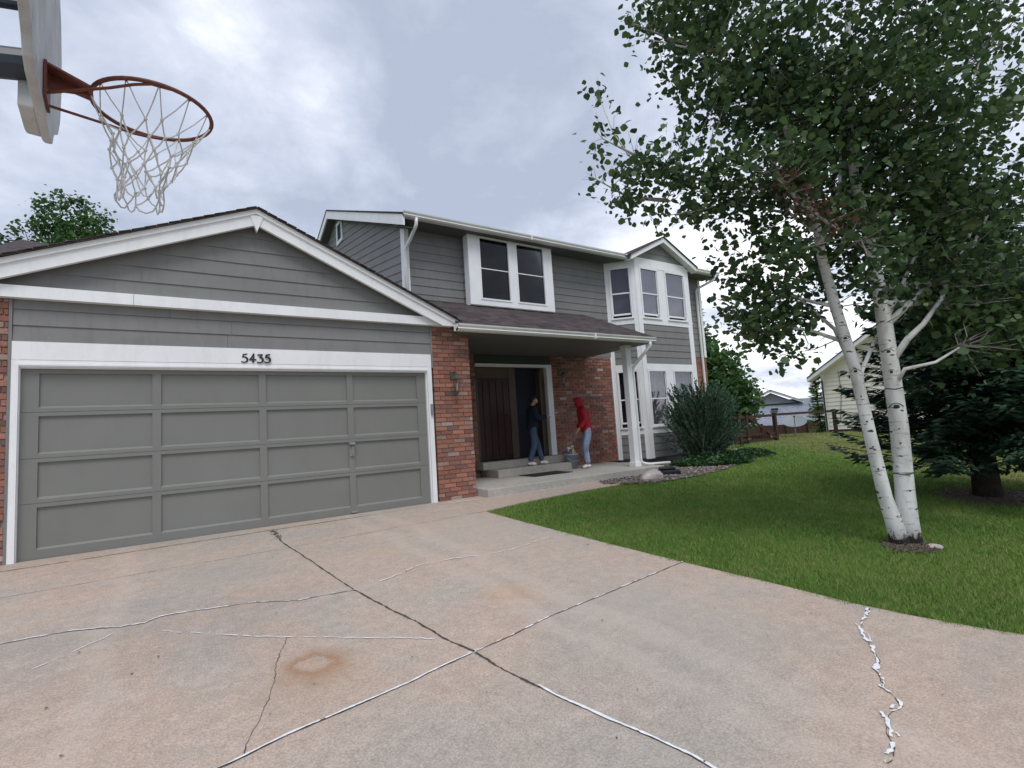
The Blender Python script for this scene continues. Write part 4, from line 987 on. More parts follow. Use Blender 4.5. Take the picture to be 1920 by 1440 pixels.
nav_pose = dict(pelvis=(.0, 0, .535), waist=(.0, 0, .64), chest=(.01, 0, .785), neck=(.022, 0, .86), jaw=(.045, 0, .885), head=(.05, 0, .928), crown=(.045, 0, .962), collar=(.015, 0, .845), hem=(.0, 0, .545),
    shoulderL=(.01, .105, .82), shoulderR=(.01, -.105, .82), elbowL=(.03, .14, .66), elbowR=(.03, -.14, .66), wristL=(.20, .05, .675), wristR=(.20, -.05, .675),
    hipL=(.0, .055, .505), hipR=(.0, -.055, .505), kneeL=(.075, .055, .285), kneeR=(-.005, -.055, .28), ankleL=(.13, .06, .05), ankleR=(-.08, -.055, .05), toeL=(.225, .065, .02), toeR=(.015, -.065, .02))
person((9.12, 1.0, .150), (-.86, .42), red_pose, 1.60, 'person in red hooded jacket and pale jeans leaning toward the doorway', M['red'], M['jeans_light'], M['shoe'], hood=M['red'])
nr, NW = person((7.95, 1.36, .305), (.90, -.35), nav_pose, 1.53, 'person in navy hoodie and blue jeans on the entry step', M['navy'], M['jeans_dark'], M['shoe'], hair=True)
a = NW((.30, 0, .70)); mb = MB(); mb.beam(a+Vector((-.11, .04, -.01)), a+Vector((.12, -.05, .045)), .20, .008); pad = mb.build('notepad', M['paper'], None)
tag(pad, 'white notepad held by the person in navy', 'notepad')

# bucket with bottles, mat
bk = thing('bucket', 'grey plastic bucket of bottles beside the person in red', 'bucket', (8.90, 1.26, .15))
mb = MB(); mb.lathe((8.90, 1.26, .15), [(0, 0), (.125, 0), (.155, .30), (.168, .302), (.170, .335), (.158, .34), (.150, .30), (.12, .01), (0, .01)], 28); mb.build('pail', M['bucket'], bk, smooth=True)
MB().tube([(8.73, 1.26, .47), (8.74, 1.20, .40), (8.82, 1.10, .33), (8.94, 1.07, .32), (9.04, 1.12, .36), (9.07, 1.24, .47)], .006, 6).build('bail_handle', M['steel'], bk)
def bottle(x, y, h, mat, label):
    t_ = thing('spray_bottle', label, 'bottle', (x, y, .165))
    MB().lathe((x, y, .165), [(0, 0), (.042, .0), (.045, .03), (.045, h-.12), (.018, h-.07), (.018, h-.03), (0, h-.03)], 14).build('bottle_body', mat, t_, smooth=True)
    mb = MB(); mb.box(x-.05, x+.02, y-.012, y+.012, h+.135, h+.165); mb.box(x-.045, x-.033, y-.008, y+.008, h+.09, h+.135); mb.build('trigger_head', M['paper'], t_)
bottle(8.845, 1.23, .46, M['blue'], 'blue spray bottle, leftmost of those in the grey bucket')
bottle(8.955, 1.24, .50, M['yellow'], 'yellowish spray bottle, rightmost of those in the grey bucket')
bottle(8.90, 1.32, .47, M['yellow'], 'yellowish spray bottle at the back of the grey bucket')
mt = MB(); pts = [(7.35, .55), (8.32, .55), (8.32, 1.12), (7.35, 1.12)]; mt.prism_z(pts, .1515, .163)
tag(mt.build('door_mat', M['mat']), 'black rubber door mat lying on the porch slab', 'door mat')

# ================================================================ stones, bed, ground cover, small things
def stone(name, c, r, mat, label, cat='rock', seed=1, flat=1.0):
    bpy_me = MB(); bpy_me.ball(c, r, 18, 12); me_v = bpy_me.v; rr = random.Random(seed); offs = [(rr.uniform(-1, 1), rr.uniform(-1, 1), rr.uniform(-1, 1), rr.uniform(.4, 1)) for _ in range(9)]
    nv = []
    for v in me_v:
        d = Vector(v)-Vector(c); dn = d.normalized(); s_ = 1
        for o_ in offs:
            q = dn.dot(Vector(o_[:3]).normalized())
            if q > .55: s_ *= 1 - (q-.55)*.38*o_[3]
        s_ *= 1+rr.uniform(-.02, .02); nv.append(tuple(Vector(c)+d*s_))
    bpy_me.v = nv; return tag(bpy_me.build(name, mat), label, cat)
stone('boulder', (8.98, -.98, .03), (.30, .21, .17), M['rock'], 'pale pink quartz boulder at the end of the porch slab', seed=4)
stone('flat_stone', (7.43, -5.72, G(0, -5.75)+.02), (.085, .07, .035), M['rock'], 'small flat pale stone beside the white aspen trunks', seed=9)
mb = MB(); mb.prism_z([(9.55, -.75), (9.95, -.88), (10.15, -.6), (9.95, -.38), (9.65, -.42)], .0, .09); mb.prism_z([(9.62, -.68), (9.92, -.78), (10.05, -.6), (9.9, -.46), (9.7, -.5)], .09, .15)
tag(mb.build('drain_cover', M['tarp'], bevel=.03), 'dark plastic cover lying on gravel next to the pink boulder', 'cover')
mb = MB(); mb.box(15.0, 15.9, 1.05, 1.18, .02, .09); mb.box(14.9, 15.0, 1.06, 1.17, .02, .16); tag(mb.build('drain_spout', M['gutter'], bevel=.01), 'white drain spout lying on the lawn past the shrub', 'drain spout')
# gravel bed as stuff
bed = [(8.0, -.70), (8.5, -1.06), (9.0, -1.25), (9.7, -1.22), (10.5, -1.15), (11.3, -.98), (12.2, -.72), (13.1, -.2), (13.9, .6), (14.2, 1.8), (11.6, 1.3), (11.0, 1.7), (10.56, 1.7), (10.56, -.06), (10.1, -.06), (10.1, -.36), (8.2, -.36)]
def inpoly(x, y, P):
    r = False; j = len(P)-1
    for i in range(len(P)):
        if (P[i][1] > y) != (P[j][1] > y) and x < (P[j][0]-P[i][0])*(y-P[i][1])/(P[j][1]-P[i][1])+P[i][0]: r = not r
        j = i
    return r
bs = MB(); s_ = .1
for i_ in range(80):
    for k_ in range(36):
        x, y = 7.9+i_*s_, -1.5+k_*s_
        if inpoly(x+s_/2, y+s_/2, bed): bs.add([(x, y, G(x, y)+.022), (x+s_, y, G(x+s_, y)+.022), (x+s_, y+s_, G(x, y+s_)+.022), (x, y+s_, G(x, y+s_)+.022)], [(0, 1, 2, 3)])
tag(bs.build('gravel_bed', M['mulch']), kind='structure')
mb = MB(); r = random.Random(5); cnt = 0
while cnt < 2600:
    x, y = r.uniform(8, 14.3), r.uniform(-1.3, 1.8)
    if y > .4 and r.random() < .7: continue
    if not inpoly(x, y, bed): continue
    s_ = r.uniform(.012, .034); mb.ball((x, y, G(x, y)+.02+s_*.4), (s_*r.uniform(.8, 1.3), s_*r.uniform(.8, 1.3), s_*.6), 5, 3); cnt += 1
tag(mb.build('gravel', M['gravel']), 'pinkish brown river gravel in the bed by the porch', 'gravel', kind='stuff')
def mulch(cx, cy, rx, ry, nm, lab, z0=.0):
    mb = MB(); r = random.Random(int(cx*10)); P = [(cx+rx*math.cos(a)*r.uniform(.85, 1.15), cy+ry*math.sin(a)*r.uniform(.85, 1.15)) for a in [k*math.pi/12 for k in range(24)]]
    mb.add([(x, y, G(x, y)+.014) for x, y in P] + [(cx, cy, G(cx, cy)+.04)], [(i, (i+1) % 24, 24) for i in range(24)])
    for _ in range(500):
        a, q = r.uniform(0, 6.28), math.sqrt(r.random()); x, y = cx+rx*q*math.cos(a), cy+ry*q*math.sin(a); z = G(x, y)+.022+.02*(1-q)
        d = Vector((r.gauss(0, 1), r.gauss(0, 1), r.gauss(0, .3))).normalized()*r.uniform(.012, .04); mb.beam(Vector((x, y, z))-d, Vector((x, y, z))+d, .012, .005)
    tag(mb.build(nm, M['mulch']), lab, 'mulch', kind='stuff')
mulch(7.33, -5.56, .25, .21, 'mulch', 'dark bark mulch ring round the aspen base')
mulch(10.95, -5.33, .75, .6, 'mulch', 'dark needle litter under the spruce')

# ================================================================ trees
def cluster_leaves(lobes, total, sig, size, kind='round', spread=.16):
    Cs, vol = [], [l[3]**2.4*l[4] for l in lobes]; tot = sum(vol); Cl = []
    for l, v in zip(lobes, vol):
        nc = max(3, int(total*v/tot/sig))
        d = rand_dirs(nc); rr_ = rng.random(nc)**.42; cen = np.array(l[:3]) + d*rr_[:, None]*l[3]
        Cl.append(cen)
    Cl = np.vstack(Cl); n = len(Cl)
    C = np.repeat(Cl, sig, axis=0) + rng.normal(size=(n*sig, 3))*spread*np.array([1, 1, .8])
    return Cl, C
def make_leaves(C, size, kind, name, mat, parent, droop=.3, jitter=.32):
    n = len(C); A = rand_dirs(n); A[:, 2] = A[:, 2]*.7 - droop; N_ = rand_dirs(n); N_[:, 2] = np.abs(N_[:, 2]) + .2
    return leaf_mesh(name, C, A, N_, size*(1+rng.normal(size=n)*jitter).clip(.5, 1.6), kind, mat, parent)

ASP = thing('aspen_tree', 'white double trunked aspen with dark leaves on the front lawn', 'tree', (7.33, -5.55, G(7.3, -5.55)))
TL = [(7.355, -5.49, -.36), (7.30, -5.46, -.05), (7.245, -5.435, .2), (7.13, -5.42, .79), (7.0, -5.41, 1.48), (6.84, -5.37, 2.1), (6.73, -5.35, 2.61), (6.68, -5.36, 2.98), (6.52, -5.32, 3.5), (6.35, -5.28, 4.2), (6.3, -5.3, 5.2)]
TR = [(7.44, -5.51, -.36), (7.43, -5.53, -.05), (7.41, -5.55, .25), (7.36, -5.59, .88), (7.29, -5.61, 1.46), (7.25, -5.62, 1.88), (7.2, -5.63, 2.26), (7.12, -5.63, 2.73), (7.05, -5.6, 3.4), (7.0, -5.65, 4.4), (7.1, -5.8, 5.6), (7.15, -5.9, 7.2)]
mb = MB(); mb.tube(TL, [.10, .072, .062, .056, .052, .048, .042, .036, .030, .022, .010], 16); mb.build('trunk', M['aspen_bark'], ASP, smooth=True)
tr = MB(); tr.tube(TR, [.125, .094, .083, .078, .073, .068, .058, .050, .042, .034, .02, .008], 16); tro = tr.build('trunk', M['aspen_bark'], ASP, smooth=True)
def scar(p, ax, s_=1.0):   # dark eye-shaped knot facing the street
    d = Vector((EYE[0]-p[0], EYE[1]-p[1], 0)).normalized(); rt = Vector((-d.y, d.x, 0))
    c0 = Vector(p)+d*ax; mb = MB()
    outl = [c0 + rt*.042*s_*math.cos(t) + up*(.022*s_*math.sin(t)) + d*(.004-.012*abs(math.cos(t))**2) for t in [k*math.pi/9 for k in range(18)]]
    mb.add(outl + [c0+d*.010], [(i, (i+1) % 18, 18) for i in range(18)])
    br = [c0 + rt*.07*s_*t + up*(.045*s_*(1-t*t)-.005) + d*(.006-.022*t*t) for t in np.linspace(-1, 1, 9)]; mb.tube(br, .0045*s_, 5)
    return mb.build('bark_scar', M['dark_bark'], ASP)
def at(T, z):
    for a, b in zip(T[:-1], T[1:]):
        if a[2] <= z <= b[2]: t = (z-a[2])/(b[2]-a[2]); return tuple(Vector(a).lerp(Vector(b), t))
for z, s_, rr_ in ((1.62, .65, .068), (1.42, .55, .071), (1.08, .85, .074), (.86, .25, .076), (.72, .3, .077)): scar(at(TR, z), rr_, s_)
for z, s_, rr_ in ((1.45, .6, .050), (1.78, .6, .048), (.95, .3, .054), (.7, .3, .055), (.48, .35, .057), (1.2, .25, .052), (.1, .25, .062)): scar(at(TL, z), rr_, s_)
mb = MB()
for z, T_, r0 in ((1.255, TR, .0725), (.42, TR, .0805)):   # rings where limbs were shed
    p = Vector(at(T_, z)); mb.tube([p+Vector((math.cos(a)*(r0+.002), math.sin(a)*(r0+.002), .006*math.sin(a*3))) for a in [k*math.pi/12 for k in range(25)]], .005, 5)
mb.build('bark_ring', M['dark_bark'], ASP)
BR = [([(7.29,-5.61,1.50),(7.28,-5.78,1.72),(7.40,-5.88,1.85),(7.56,-6.0,2.08),(7.67,-6.16,2.5)], .034, .014), ([(7.33,-5.62,1.30),(7.18,-5.76,1.43),(7.35,-5.95,1.47),(7.58,-6.12,1.62)], .022, .009),
      ([(7.25,-5.65,1.9),(7.62,-5.85,2.21),(7.93,-6.1,2.56),(8.2,-6.3,3.1)], .035, .012), ([(7.22,-5.62,2.1),(7.75,-5.85,2.1),(7.92,-5.93,2.19),(8.13,-6.11,2.56),(8.4,-6.3,3.1)], .035, .012), ([(7.2,-5.63,2.26),(7.9,-5.95,2.3),(8.37,-6.14,2.41),(8.74,-6.41,2.66)], .03, .012),
      ([(7.08,-5.41,1.22),(7.16,-5.40,1.45),(7.34,-5.48,1.75),(7.43,-5.57,1.96)], .026, .012), ([(7.05,-5.41,1.35),(6.98,-5.28,1.9),(6.71,-5.11,2.23),(6.44,-4.94,2.36)], .024, .010)]
TW = [[[6.34, -5.2, 4.19], [6.08, -5.05, 4.48], [5.68, -4.82, 4.77], [5.35, -4.61, 4.88]], [[5.99, -5.02, 4.69], [5.51, -4.71, 4.89], [5.24, -4.55, 5.04]], [[6.63, -5.38, 2.96], [6.29, -5.18, 3.19], [5.77, -4.85, 3.39], [5.2, -4.48, 3.53], [4.99, -4.38, 3.91], [4.88, -4.34, 4.26]], [[5.64, -4.76, 3.42], [5.16, -4.47, 3.69], [4.9, -4.31, 3.87]], [[5.42, -4.59, 3.23], [5.12, -4.39, 3.28], [4.85, -4.23, 3.48]], [[6.78, -5.35, 2.83], [6.52, -5.2, 3.06], [6.08, -4.91, 3.2], [5.5, -4.51, 3.12]], [[6.98, -5.45, 3.62], [6.62, -5.25, 4.02], [6.26, -5.06, 4.48], [5.81, -4.82, 5.11]], [[7.16, -5.57, 3.6], [7.07, -5.58, 4.26], [6.89, -5.53, 4.92], [6.71, -5.5, 5.69]], [[7.18, -5.55, 3.28], [7.43, -5.79, 3.96], [7.61, -5.99, 4.65], [7.71, -6.15, 5.5]], [[7.2, -5.63, 2.6], [7.45, -5.56, 2.81], [7.82, -5.87, 3.39], [8.19, -6.19, 4.02], [8.42, -6.43, 4.77]], [[6.84, -5.37, 2.1], [6.71, -5.11, 2.23], [6.44, -4.94, 2.36], [6.21, -4.8, 2.49]], [[6.96, -5.35, 1.76], [6.69, -5.18, 1.89], [6.38, -4.98, 1.96], [6.16, -4.82, 1.87]], [[7.25, -5.62, 1.9], [7.58, -5.86, 2.61], [7.75, -6.04, 3.08]], [[5.93, -5.42, 3.21], [6.09, -5.5, 2.96], [6.37, -5.66, 2.7], [6.53, -5.76, 2.59], [6.7, -5.4, 2.5]], [[5.99, -5.46, 3.13], [5.85, -5.38, 3.26], [6.37, -5.66, 2.7]],
      [[6.73, -5.35, 2.7], [6.95, -5.5, 3.3], [7.0, -5.55, 3.9], [6.9, -5.6, 4.6]], [[7.1, -5.62, 2.8], [7.3, -5.8, 3.2], [7.2, -5.9, 3.9]]]
for pts, ra, rb in BR: MB().tube(pts, list(np.linspace(ra, rb, len(pts))), 10).build('limb', M['aspen_bark'], ASP, smooth=True)
for pts in TW: MB().tube(pts, list(np.linspace(.022, .004, len(pts))), 7).build('limb', M['twig'] if pts[0][0] < 6.2 else M['aspen_bark'], ASP, smooth=True)
LOB = [[5.81, -4.81, 5.0, 0.57, 1], [5.52, -4.64, 5.27, 0.3, 1], [5.98, -5.23, 4.49, 0.67, 1], [5.92, -4.91, 4.14, 0.4, 1], [5.25, -4.5, 3.48, 0.37, 0.75], [5.03, -4.36, 3.55, 0.22, 0.35], [5.51, -4.79, 3.41, 0.44, 1], [5.98, -4.97, 3.19, 0.44, 1], [6.17, -5.36, 3.4, 0.55, 1], [6.49, -5.18, 4.19, 0.54, 1], [5.38, -4.54, 2.98, 0.13, 0.6], [5.12, -4.39, 3.26, 0.14, 0.4], [6.21, -4.94, 2.61, 0.40, 0.7], [6.14, -4.73, 2.28, 0.2, 0.5], [6.21, -5.3, 2.55, 0.42, 0.8], [6.31, -5.06, 2.0, 0.34, 0.95], [6.07, -4.88, 1.83, 0.18, 0.9], [6.65, -5.14, 1.78, 0.2, 0.7], [6.81, -5.06, 2.26, 0.3, 0.7], [6.72, -5.59, 4.3, 0.73, 1], [7.27, -5.51, 3.49, 0.78, 1], [7.35, -5.05, 2.84, 0.52, 0.9], [7.35, -5.4, 2.45, 0.45, 0.9], [7.33, -5.97, 3.99, 0.78, 1], [7.65, -5.84, 3.02, 0.76, 1], [8.14, -6.11, 3.58, 0.72, 0.9], [7.67, -6.15, 2.37, 0.55, 1], [8.82, -6.32, 4.57, 0.7, 0.3], [8.69, -6.31, 3.15, 0.62, 0.5], [7.64, -5.78, 1.95, 0.34, 1], [7.87, -6.12, 1.75, 0.43, 1], [8.22, -6.33, 1.83, 0.46, 1], [8.83, -6.51, 5.19, 0.63, 0.3], [7.88, -6.2, 4.84, 0.65, 0.9], [8.51, -6.35, 2.42, 0.49, 0.7], [7.93, -6.1, 1.4, 0.2, 0.8], [7.77, -5.85, 1.62, 0.18, 0.8]]
LOB += [[6.30, -4.98, 2.15, .42, .9], [6.15, -4.85, 1.95, .28, .8], [6.45, -5.05, 1.75, .22, .8], [8.0, -6.1, 2.0, .5, 1], [8.5, -6.3, 2.1, .5, 1], [6.63, -5.86, 2.33, .22, .9], [6.65, -5.84, 2.63, .28, 1], [6.6, -5.72, 2.87, .25, .9], [6.85, -5.91, 2.04, .18, .9], [6.32, -5.56, 3.24, .3, .8]]
CL, C1 = cluster_leaves(LOB, 26000, 14, .05, spread=.095)
UP = [(6.3, -5.2, 5.9, .9, 1), (7.2, -5.8, 6.2, 1.0, 1), (8.0, -6.2, 6.0, .9, .8), (7.2, -5.8, 7.2, .7, .8), (7.6, -4.9, 4.5, .8, .6), (7.9, -5.2, 5.4, .8, .5)]
CU, C2 = cluster_leaves(UP, 7500, 14, .05, spread=.13)
# sparse leaves near the bare twig tips
TIP = [p for pts in TW[:5] for p in pts[1:]]
C3 = np.vstack([np.array(p) + rng.normal(size=(26, 3))*.10 for p in TIP])
Call = np.vstack([C1, C2, C3])
# keep clear views of the lower white trunks
d = np.linalg.norm(Call[:, :2] - np.array([7.27, -5.55]), axis=1)
tow = (Call - EYE) @ np.array([.558, .825, .09])
keep = ~((Call[:, 2] < 2.0) & (tow < 5.2) & (d < .45))
make_leaves(Call[keep], .054, 'round', 'crown', M['aspen_leaf'], ASP)
tw = MB(); r = random.Random(3); nodes = [Vector(p).lerp(Vector(q), k/8) for pts in TW + [b_[0][2:] for b_ in BR] + [TL[6:], TR[6:]] for p, q in zip(pts[:-1], pts[1:]) for k in range(8)]
for c_ in np.vstack([CL[::2], CU[::3]]):
    c_ = Vector(c_); nn_ = min(nodes, key=lambda q: (q-c_).length_squared + (0.3 if q.z > c_.z+.1 else 0))
    nn_ = nn_ + Vector((r.gauss(0, .01), r.gauss(0, .01), r.gauss(0, .01)))
    m_ = nn_.lerp(c_, .5) + Vector((r.gauss(0, .06), r.gauss(0, .06), -.03)); tw.tube([nn_, m_, c_], [.006, .004, .0015], 4, False)
for p in TIP:
    for _ in range(5): tw.tube([p, Vector(p)+Vector((r.gauss(-.06, .06), r.gauss(.0, .06), r.gauss(.05, .07)))], [.003, .001], 4, False)
tw.build('twigs', M['twig'], ASP)
Cd = np.vstack([np.array(p) + rng.normal(size=(80, 3))*.085 for p in ((6.09, -5.5, 2.98), (6.2, -5.55, 2.86), (6.37, -5.66, 2.72), (5.93, -5.42, 3.18), (6.3, -5.5, 3.0))])
make_leaves(Cd, .036, 'hex', 'dead_leaves', M['dead_leaf'], ASP, .5)

def conifer(name, label, base, H, R, z0, matn, levels=30, per=11, size=.13, trunk=.2, dens=16, seed=1, cat='tree', group=None, ex=.8):
    r = np.random.default_rng(seed); t_ = thing(name, label, cat, base, group)
    b = Vector(base); MB().tube([b-Vector((0, 0, .1)), b+Vector((0, 0, z0)), b+Vector((0, 0, H*.6)), b+Vector((0, 0, H*.97))], [trunk*1.15, trunk*.9, trunk*.5, .015], 12).build('trunk', M['dark_bark'], t_, smooth=True)
    C = []; A = []; bm_ = MB()
    for i in range(levels):
        f = i/(levels-1); z = z0 + (H-z0)*f**.95; L = R*(1-f)**ex + .08
        for k in range(per):
            a = r.uniform(0, 6.283); l = L*r.uniform(.72, 1.08); dr = -.20*(1-f) + .35*f; dirv = np.array([math.cos(a), math.sin(a), 0]); side = np.array([-math.sin(a), math.cos(a), 0])
            zb = z + r.uniform(-.12, .12); tip = lambda s: np.array(base)[:3] + dirv*l*s + np.array([0, 0, zb + l*(dr*s - .28*s*(1-s)*2 + .10*s*s)])
            bm_.tube([tuple(tip(.02)), tuple(tip(.5)), tuple(tip(1))], [.018*(1-f)+.004, .010, .003], 4, False)
            n = int(dens*l/ .5)+4
            s = r.random(n)**.7; sd = r.choice([-1, 1], n); wd = r.random(n)*(.30*l*(1-s*.75)+.04)
            for j in range(n):
                p = tip(s[j]) + side*sd[j]*wd[j] + np.array([0, 0, -.10*wd[j] + r.normal()*.02])
                C.append(p); A.append(dirv*.8 + side*sd[j]*.75 + np.array([0, 0, -.15 + r.normal()*.15]))
    C = np.array(C); A = np.array(A); bm_.build('branches', M['dark_bark'], t_)
    n = len(C); leaf_mesh('crown', C, A + rand_dirs(n)*.25, rand_dirs(n)*.6 + np.array([0, 0, 1.0]), size*(1+rng.normal(size=n)*.2).clip(.5, 1.5), 'spray', M[matn], t_)
    return t_
conifer('spruce_tree', 'dark blue green spruce behind the white aspen trunks', (10.9, -5.3, G(10.9, -5.3)), 4.6, 1.72, .95, 'spruce', 32, 18, .12, .15, 48, 3, ex=.72)
conifer('spruce_tree', 'tall thin conifer top showing past the right corner of the house', (26.5, 10.6, -1.0), 11.0, 1.5, 4, 'spruce', 34, 8, .3, .15, 9, 5)
conifer('conifer', 'small yellow green conifer beside the cream house wall', (29.9, 5.75, -.4), 3.7, .70, .2, 'yellow_tree', 24, 9, .20, .06, 9, 6)

def broadleaf(name, label, base, H, lobes, n, size, matn, trunk=.15, seed=1, spread=.25):
    t_ = thing(name, label, 'tree', base); b = Vector(base)
    cen = [Vector(l[:3]) for l in lobes]
    mb = MB(); topz = max(l[2] for l in lobes)
    mb.tube([b-Vector((0, 0, .2)), b+Vector((.03, 0, H*.35)), b+Vector((-.05, .05, H*.75))], [trunk, trunk*.7, trunk*.3], 10)
    for c_ in cen: mb.tube([b+Vector((0, 0, H*.3)), (b+Vector((0, 0, H*.4))).lerp(c_, .5), c_], [trunk*.45, trunk*.25, .02], 6)
    mb.build('trunk', M['twig'], t_, smooth=True)
    cl, C = cluster_leaves(lobes, n, 14, size, spread=spread)
    make_leaves(C, size, 'hex', 'crown', M[matn], t_, .2); return t_
# behind the house on the right
broadleaf('leafy_tree', 'mid green leafy tree between the house and the wooden fence', (21.6, 6.6, -.05), 4.2, [(21.0, 6.3, 3.6, 1.15, 1), (21.9, 5.9, 2.9, 1.1, 1), (21.4, 6.2, 2.0, 1.2, 1), (22.6, 5.6, 2.0, .8, 1), (20.6, 6.4, 2.6, 1.2, 1), (22.2, 5.9, 1.2, .95, 1), (20.9, 6.5, 4.6, .7, .8), (20.7, 6.4, 1.1, 1.0, 1), (22.9, 5.6, 1.3, .5, .8)], 15000, .16, 'green_tree', .13)
broadleaf('leafy_tree', 'dense leafy tree rising beyond the garage roof on the left', (-2.6, 26, 0), 12, [(-3.85, 25.9, 13.8, .5, 1), (-3.2, 25.5, 14.2, .42, 1), (-2.35, 25.1, 13.95, .48, 1), (-1.55, 24.6, 12.9, .55, 1), (-3.6, 25.9, 12.8, .8, 1), (-2.6, 25.3, 12.8, .9, 1), (-1.4, 24.6, 12.0, .7, 1), (-2.6, 25.2, 11.3, 1.3, 1), (-4.6, 26.2, 12.7, .3, .8)], 5200, .14, 'green_tree', .3, spread=.20)
broadleaf('sparse_tree', 'thin sparsely leaved tree at the left edge beyond the roof', (-5.6, 27, 0), 11.5, [(-5.5, 27, 12.0, .7, .5), (-5.0, 26.8, 11.6, .5, .5), (-6.1, 27, 11.2, .8, .5), (-4.9, 26.7, 12.6, .3, .4)], 500, .2, 'far_tree', .12)
broadleaf('leafy_tree', 'distant low green tree beyond the grey house', (49.5, 21, -2.2), 4.5, [(49.5, 21, 1.2, 1.6, 1), (51, 20, .8, 1.4, 1)], 3000, .4, 'far_tree', .2)

# juniper by the bay
J_ = thing('juniper_shrub', 'feathery blue green juniper in front of the bay windows', 'shrub', (12.3, .25, 0))
C = []; A = []; jb = MB(); r = np.random.default_rng(8)
for i in range(520):
    az = r.uniform(0, 6.283); el = abs(r.normal(0, .36)); el = min(el, 1.15); L = (2.15 - 1.15*(el/1.1)**.8)*r.uniform(.62, 1.03)
    if math.cos(az) > .3 and el > .5: L *= .9
    b0 = np.array([12.3, .2, .02]) + np.array([r.normal()*.17, r.normal()*.14, 0]); dv_ = np.array([math.cos(az)*math.sin(el), math.sin(az)*math.sin(el)*.85, math.cos(el)])
    out_ = np.array([math.cos(az), math.sin(az), 0]); tipf = lambda s: b0 + dv_*L*s + out_*.16*s*s*L - np.array([0, 0, .06*s*s*L])
    jb.tube([tuple(tipf(0)), tuple(tipf(.5)), tuple(tipf(.98))], [.012, .007, .002], 4, False)
    n = int(88*L)
    s = .12 + .9*r.random(n)
    for q in s:
        off = r.normal(size=3)*.045*(1.25-q); C.append(tipf(q)+off); A.append(dv_ + out_*.5 + r.normal(size=3)*.45)
jb.build('stems', M['twig'], J_); C = np.array(C); A = np.array(A)
leaf_mesh('foliage', C, A, rand_dirs(len(C)), .062*(1+rng.normal(size=len(C))*.25).clip(.5, 1.6), 'spray', M['juniper'], J_)
# low green cover around its foot
n = 9000; th = rng.random(n)*6.283; rr_ = np.sqrt(rng.random(n)); C = np.stack([12.2+1.25*rr_*np.cos(th), -.05+.75*rr_*np.sin(th), .03+.24*(1-rr_**2)*rng.random(n)+.05*rng.random(n)], 1)
n2 = 5000; th = rng.random(n2)*6.283; rr_ = np.sqrt(rng.random(n2)); C2_ = np.stack([14.2+.9*rr_*np.cos(th), .25+.55*rr_*np.sin(th), .02+.20*(1-rr_**2)*rng.random(n2)], 1)
C = np.vstack([C, C2_]); A = rand_dirs(len(C)); A[:, 2] = abs(A[:, 2])*.6
gc = leaf_mesh('ground_cover', C, A, rand_dirs(len(C)), .06*(1+rng.normal(size=len(C))*.3).clip(.4, 1.7), 'hex', M['ground_cover'], None)
tag(gc, 'dark green ground cover at the foot of the juniper', 'ground cover', kind='stuff')

# ================================================================ fence, dish, neighbours
FC = thing('wooden_fence', 'dark red wooden rail fence with a braced gate beyond the lawn', 'fence', (19.5, 3.8, 0))
posts = [(15.3, 3.75), (17.4, 3.76), (19.45, 3.78), (19.95, 3.78), (21.7, 3.62), (26.6, 3.55)]
m_, nt_, b_ = new_mat('red_stained_cedar'); B_ = NB(nt_)
B_.l(B_.ramp(B_.noise(B_.mapping(B_.pos(), (6, 6, 1)), 3, 5, .6), [(.3, (.030, .013, .010)), (.7, (.075, .030, .020))]), b_.inputs['Base Color']); b_.inputs['Roughness'].default_value = .85; M['cedar'] = m_
for x, y in posts:
    hh = 1.10; mb = MB(); mb.box(x-.065, x+.065, y-.065, y+.065, -.1+G(x, y), hh+G(x, y)); mb.box(x-.075, x+.075, y-.075, y+.075, hh+G(x, y), hh+.03+G(x, y)); mb.build('post', M['cedar'], FC)
for (x0, y0), (x1, y1) in zip(posts[:-1], posts[1:]):
    for z_ in ((1.03, .32, .10) if x1 < 22 else (1.05,)): MB().beam((x0+.06, y0, z_), (x1-.06, y1, z_), .04, .10 if z_ > .5 else .09).build('rail', M['cedar'], FC)
mb = MB(); mb.beam((20.02, 3.70, 1.0), (21.62, 3.56, .12), .03, .09); mb.build('gate_brace', M['cedar'], FC)
for (x0, y0), (x1, y1) in zip(posts[:4], posts[1:5]):
    mb = MB(); k = int((x1-x0)/.15)
    for i in range(k): x = x0+.09+(x1-x0-.15)*i/max(1, k); mb.box(x, x+.10, y0+.02, y0+.04, .05, .36)
    mb.build('picket_panel', M['cedar'], FC)
F2 = thing('low_fence', 'low dark board fence running downhill behind the satellite dish', 'fence', (30, 8.5, -.7))
mb = MB()
for i in range(40): x = 24+i*.5; mb.box(x, x+.46, 8.5, 8.53, G(x, 8.5)-.2, G(x, 8.5)+.95)
mb.build('board_panel', M['cedar'], F2)
for i in range(9): x = 24+i*2.5; MB().box(x-.05, x+.05, 8.40, 8.498, G(x, 8.5)-.2, G(x, 8.5)+1.05).build('post', M['cedar'], F2)
DX, DY, DZ = 25.0, 4.55, .62
DS = thing('satellite_dish', 'grey satellite dish on a short mast beyond the lawn', 'satellite dish', (DX, DY, 0))
dn = (Vector((EYE[0], EYE[1], 1.085))-Vector((DX, DY, DZ))).normalized(); dn = (dn + Vector((.25, .1, .95))).normalized(); du = dn.cross(up).normalized(); dw = du.cross(dn)
mb = MB(); vs = []; fs = []
for i in range(6):
    q = i/5
    for k in range(28):
        t = 2*math.pi*k/28; vs.append(Vector((DX, DY, DZ)) + du*.50*q*math.cos(t) + dw*.42*q*math.sin(t) + dn*(.10*q*q))
for i in range(5):
    for k in range(28): fs.append((i*28+k, i*28+(k+1) % 28, (i+1)*28+(k+1) % 28, (i+1)*28+k))
mb.add(vs, fs); mb.build('reflector', M['dish'], DS, smooth=True)
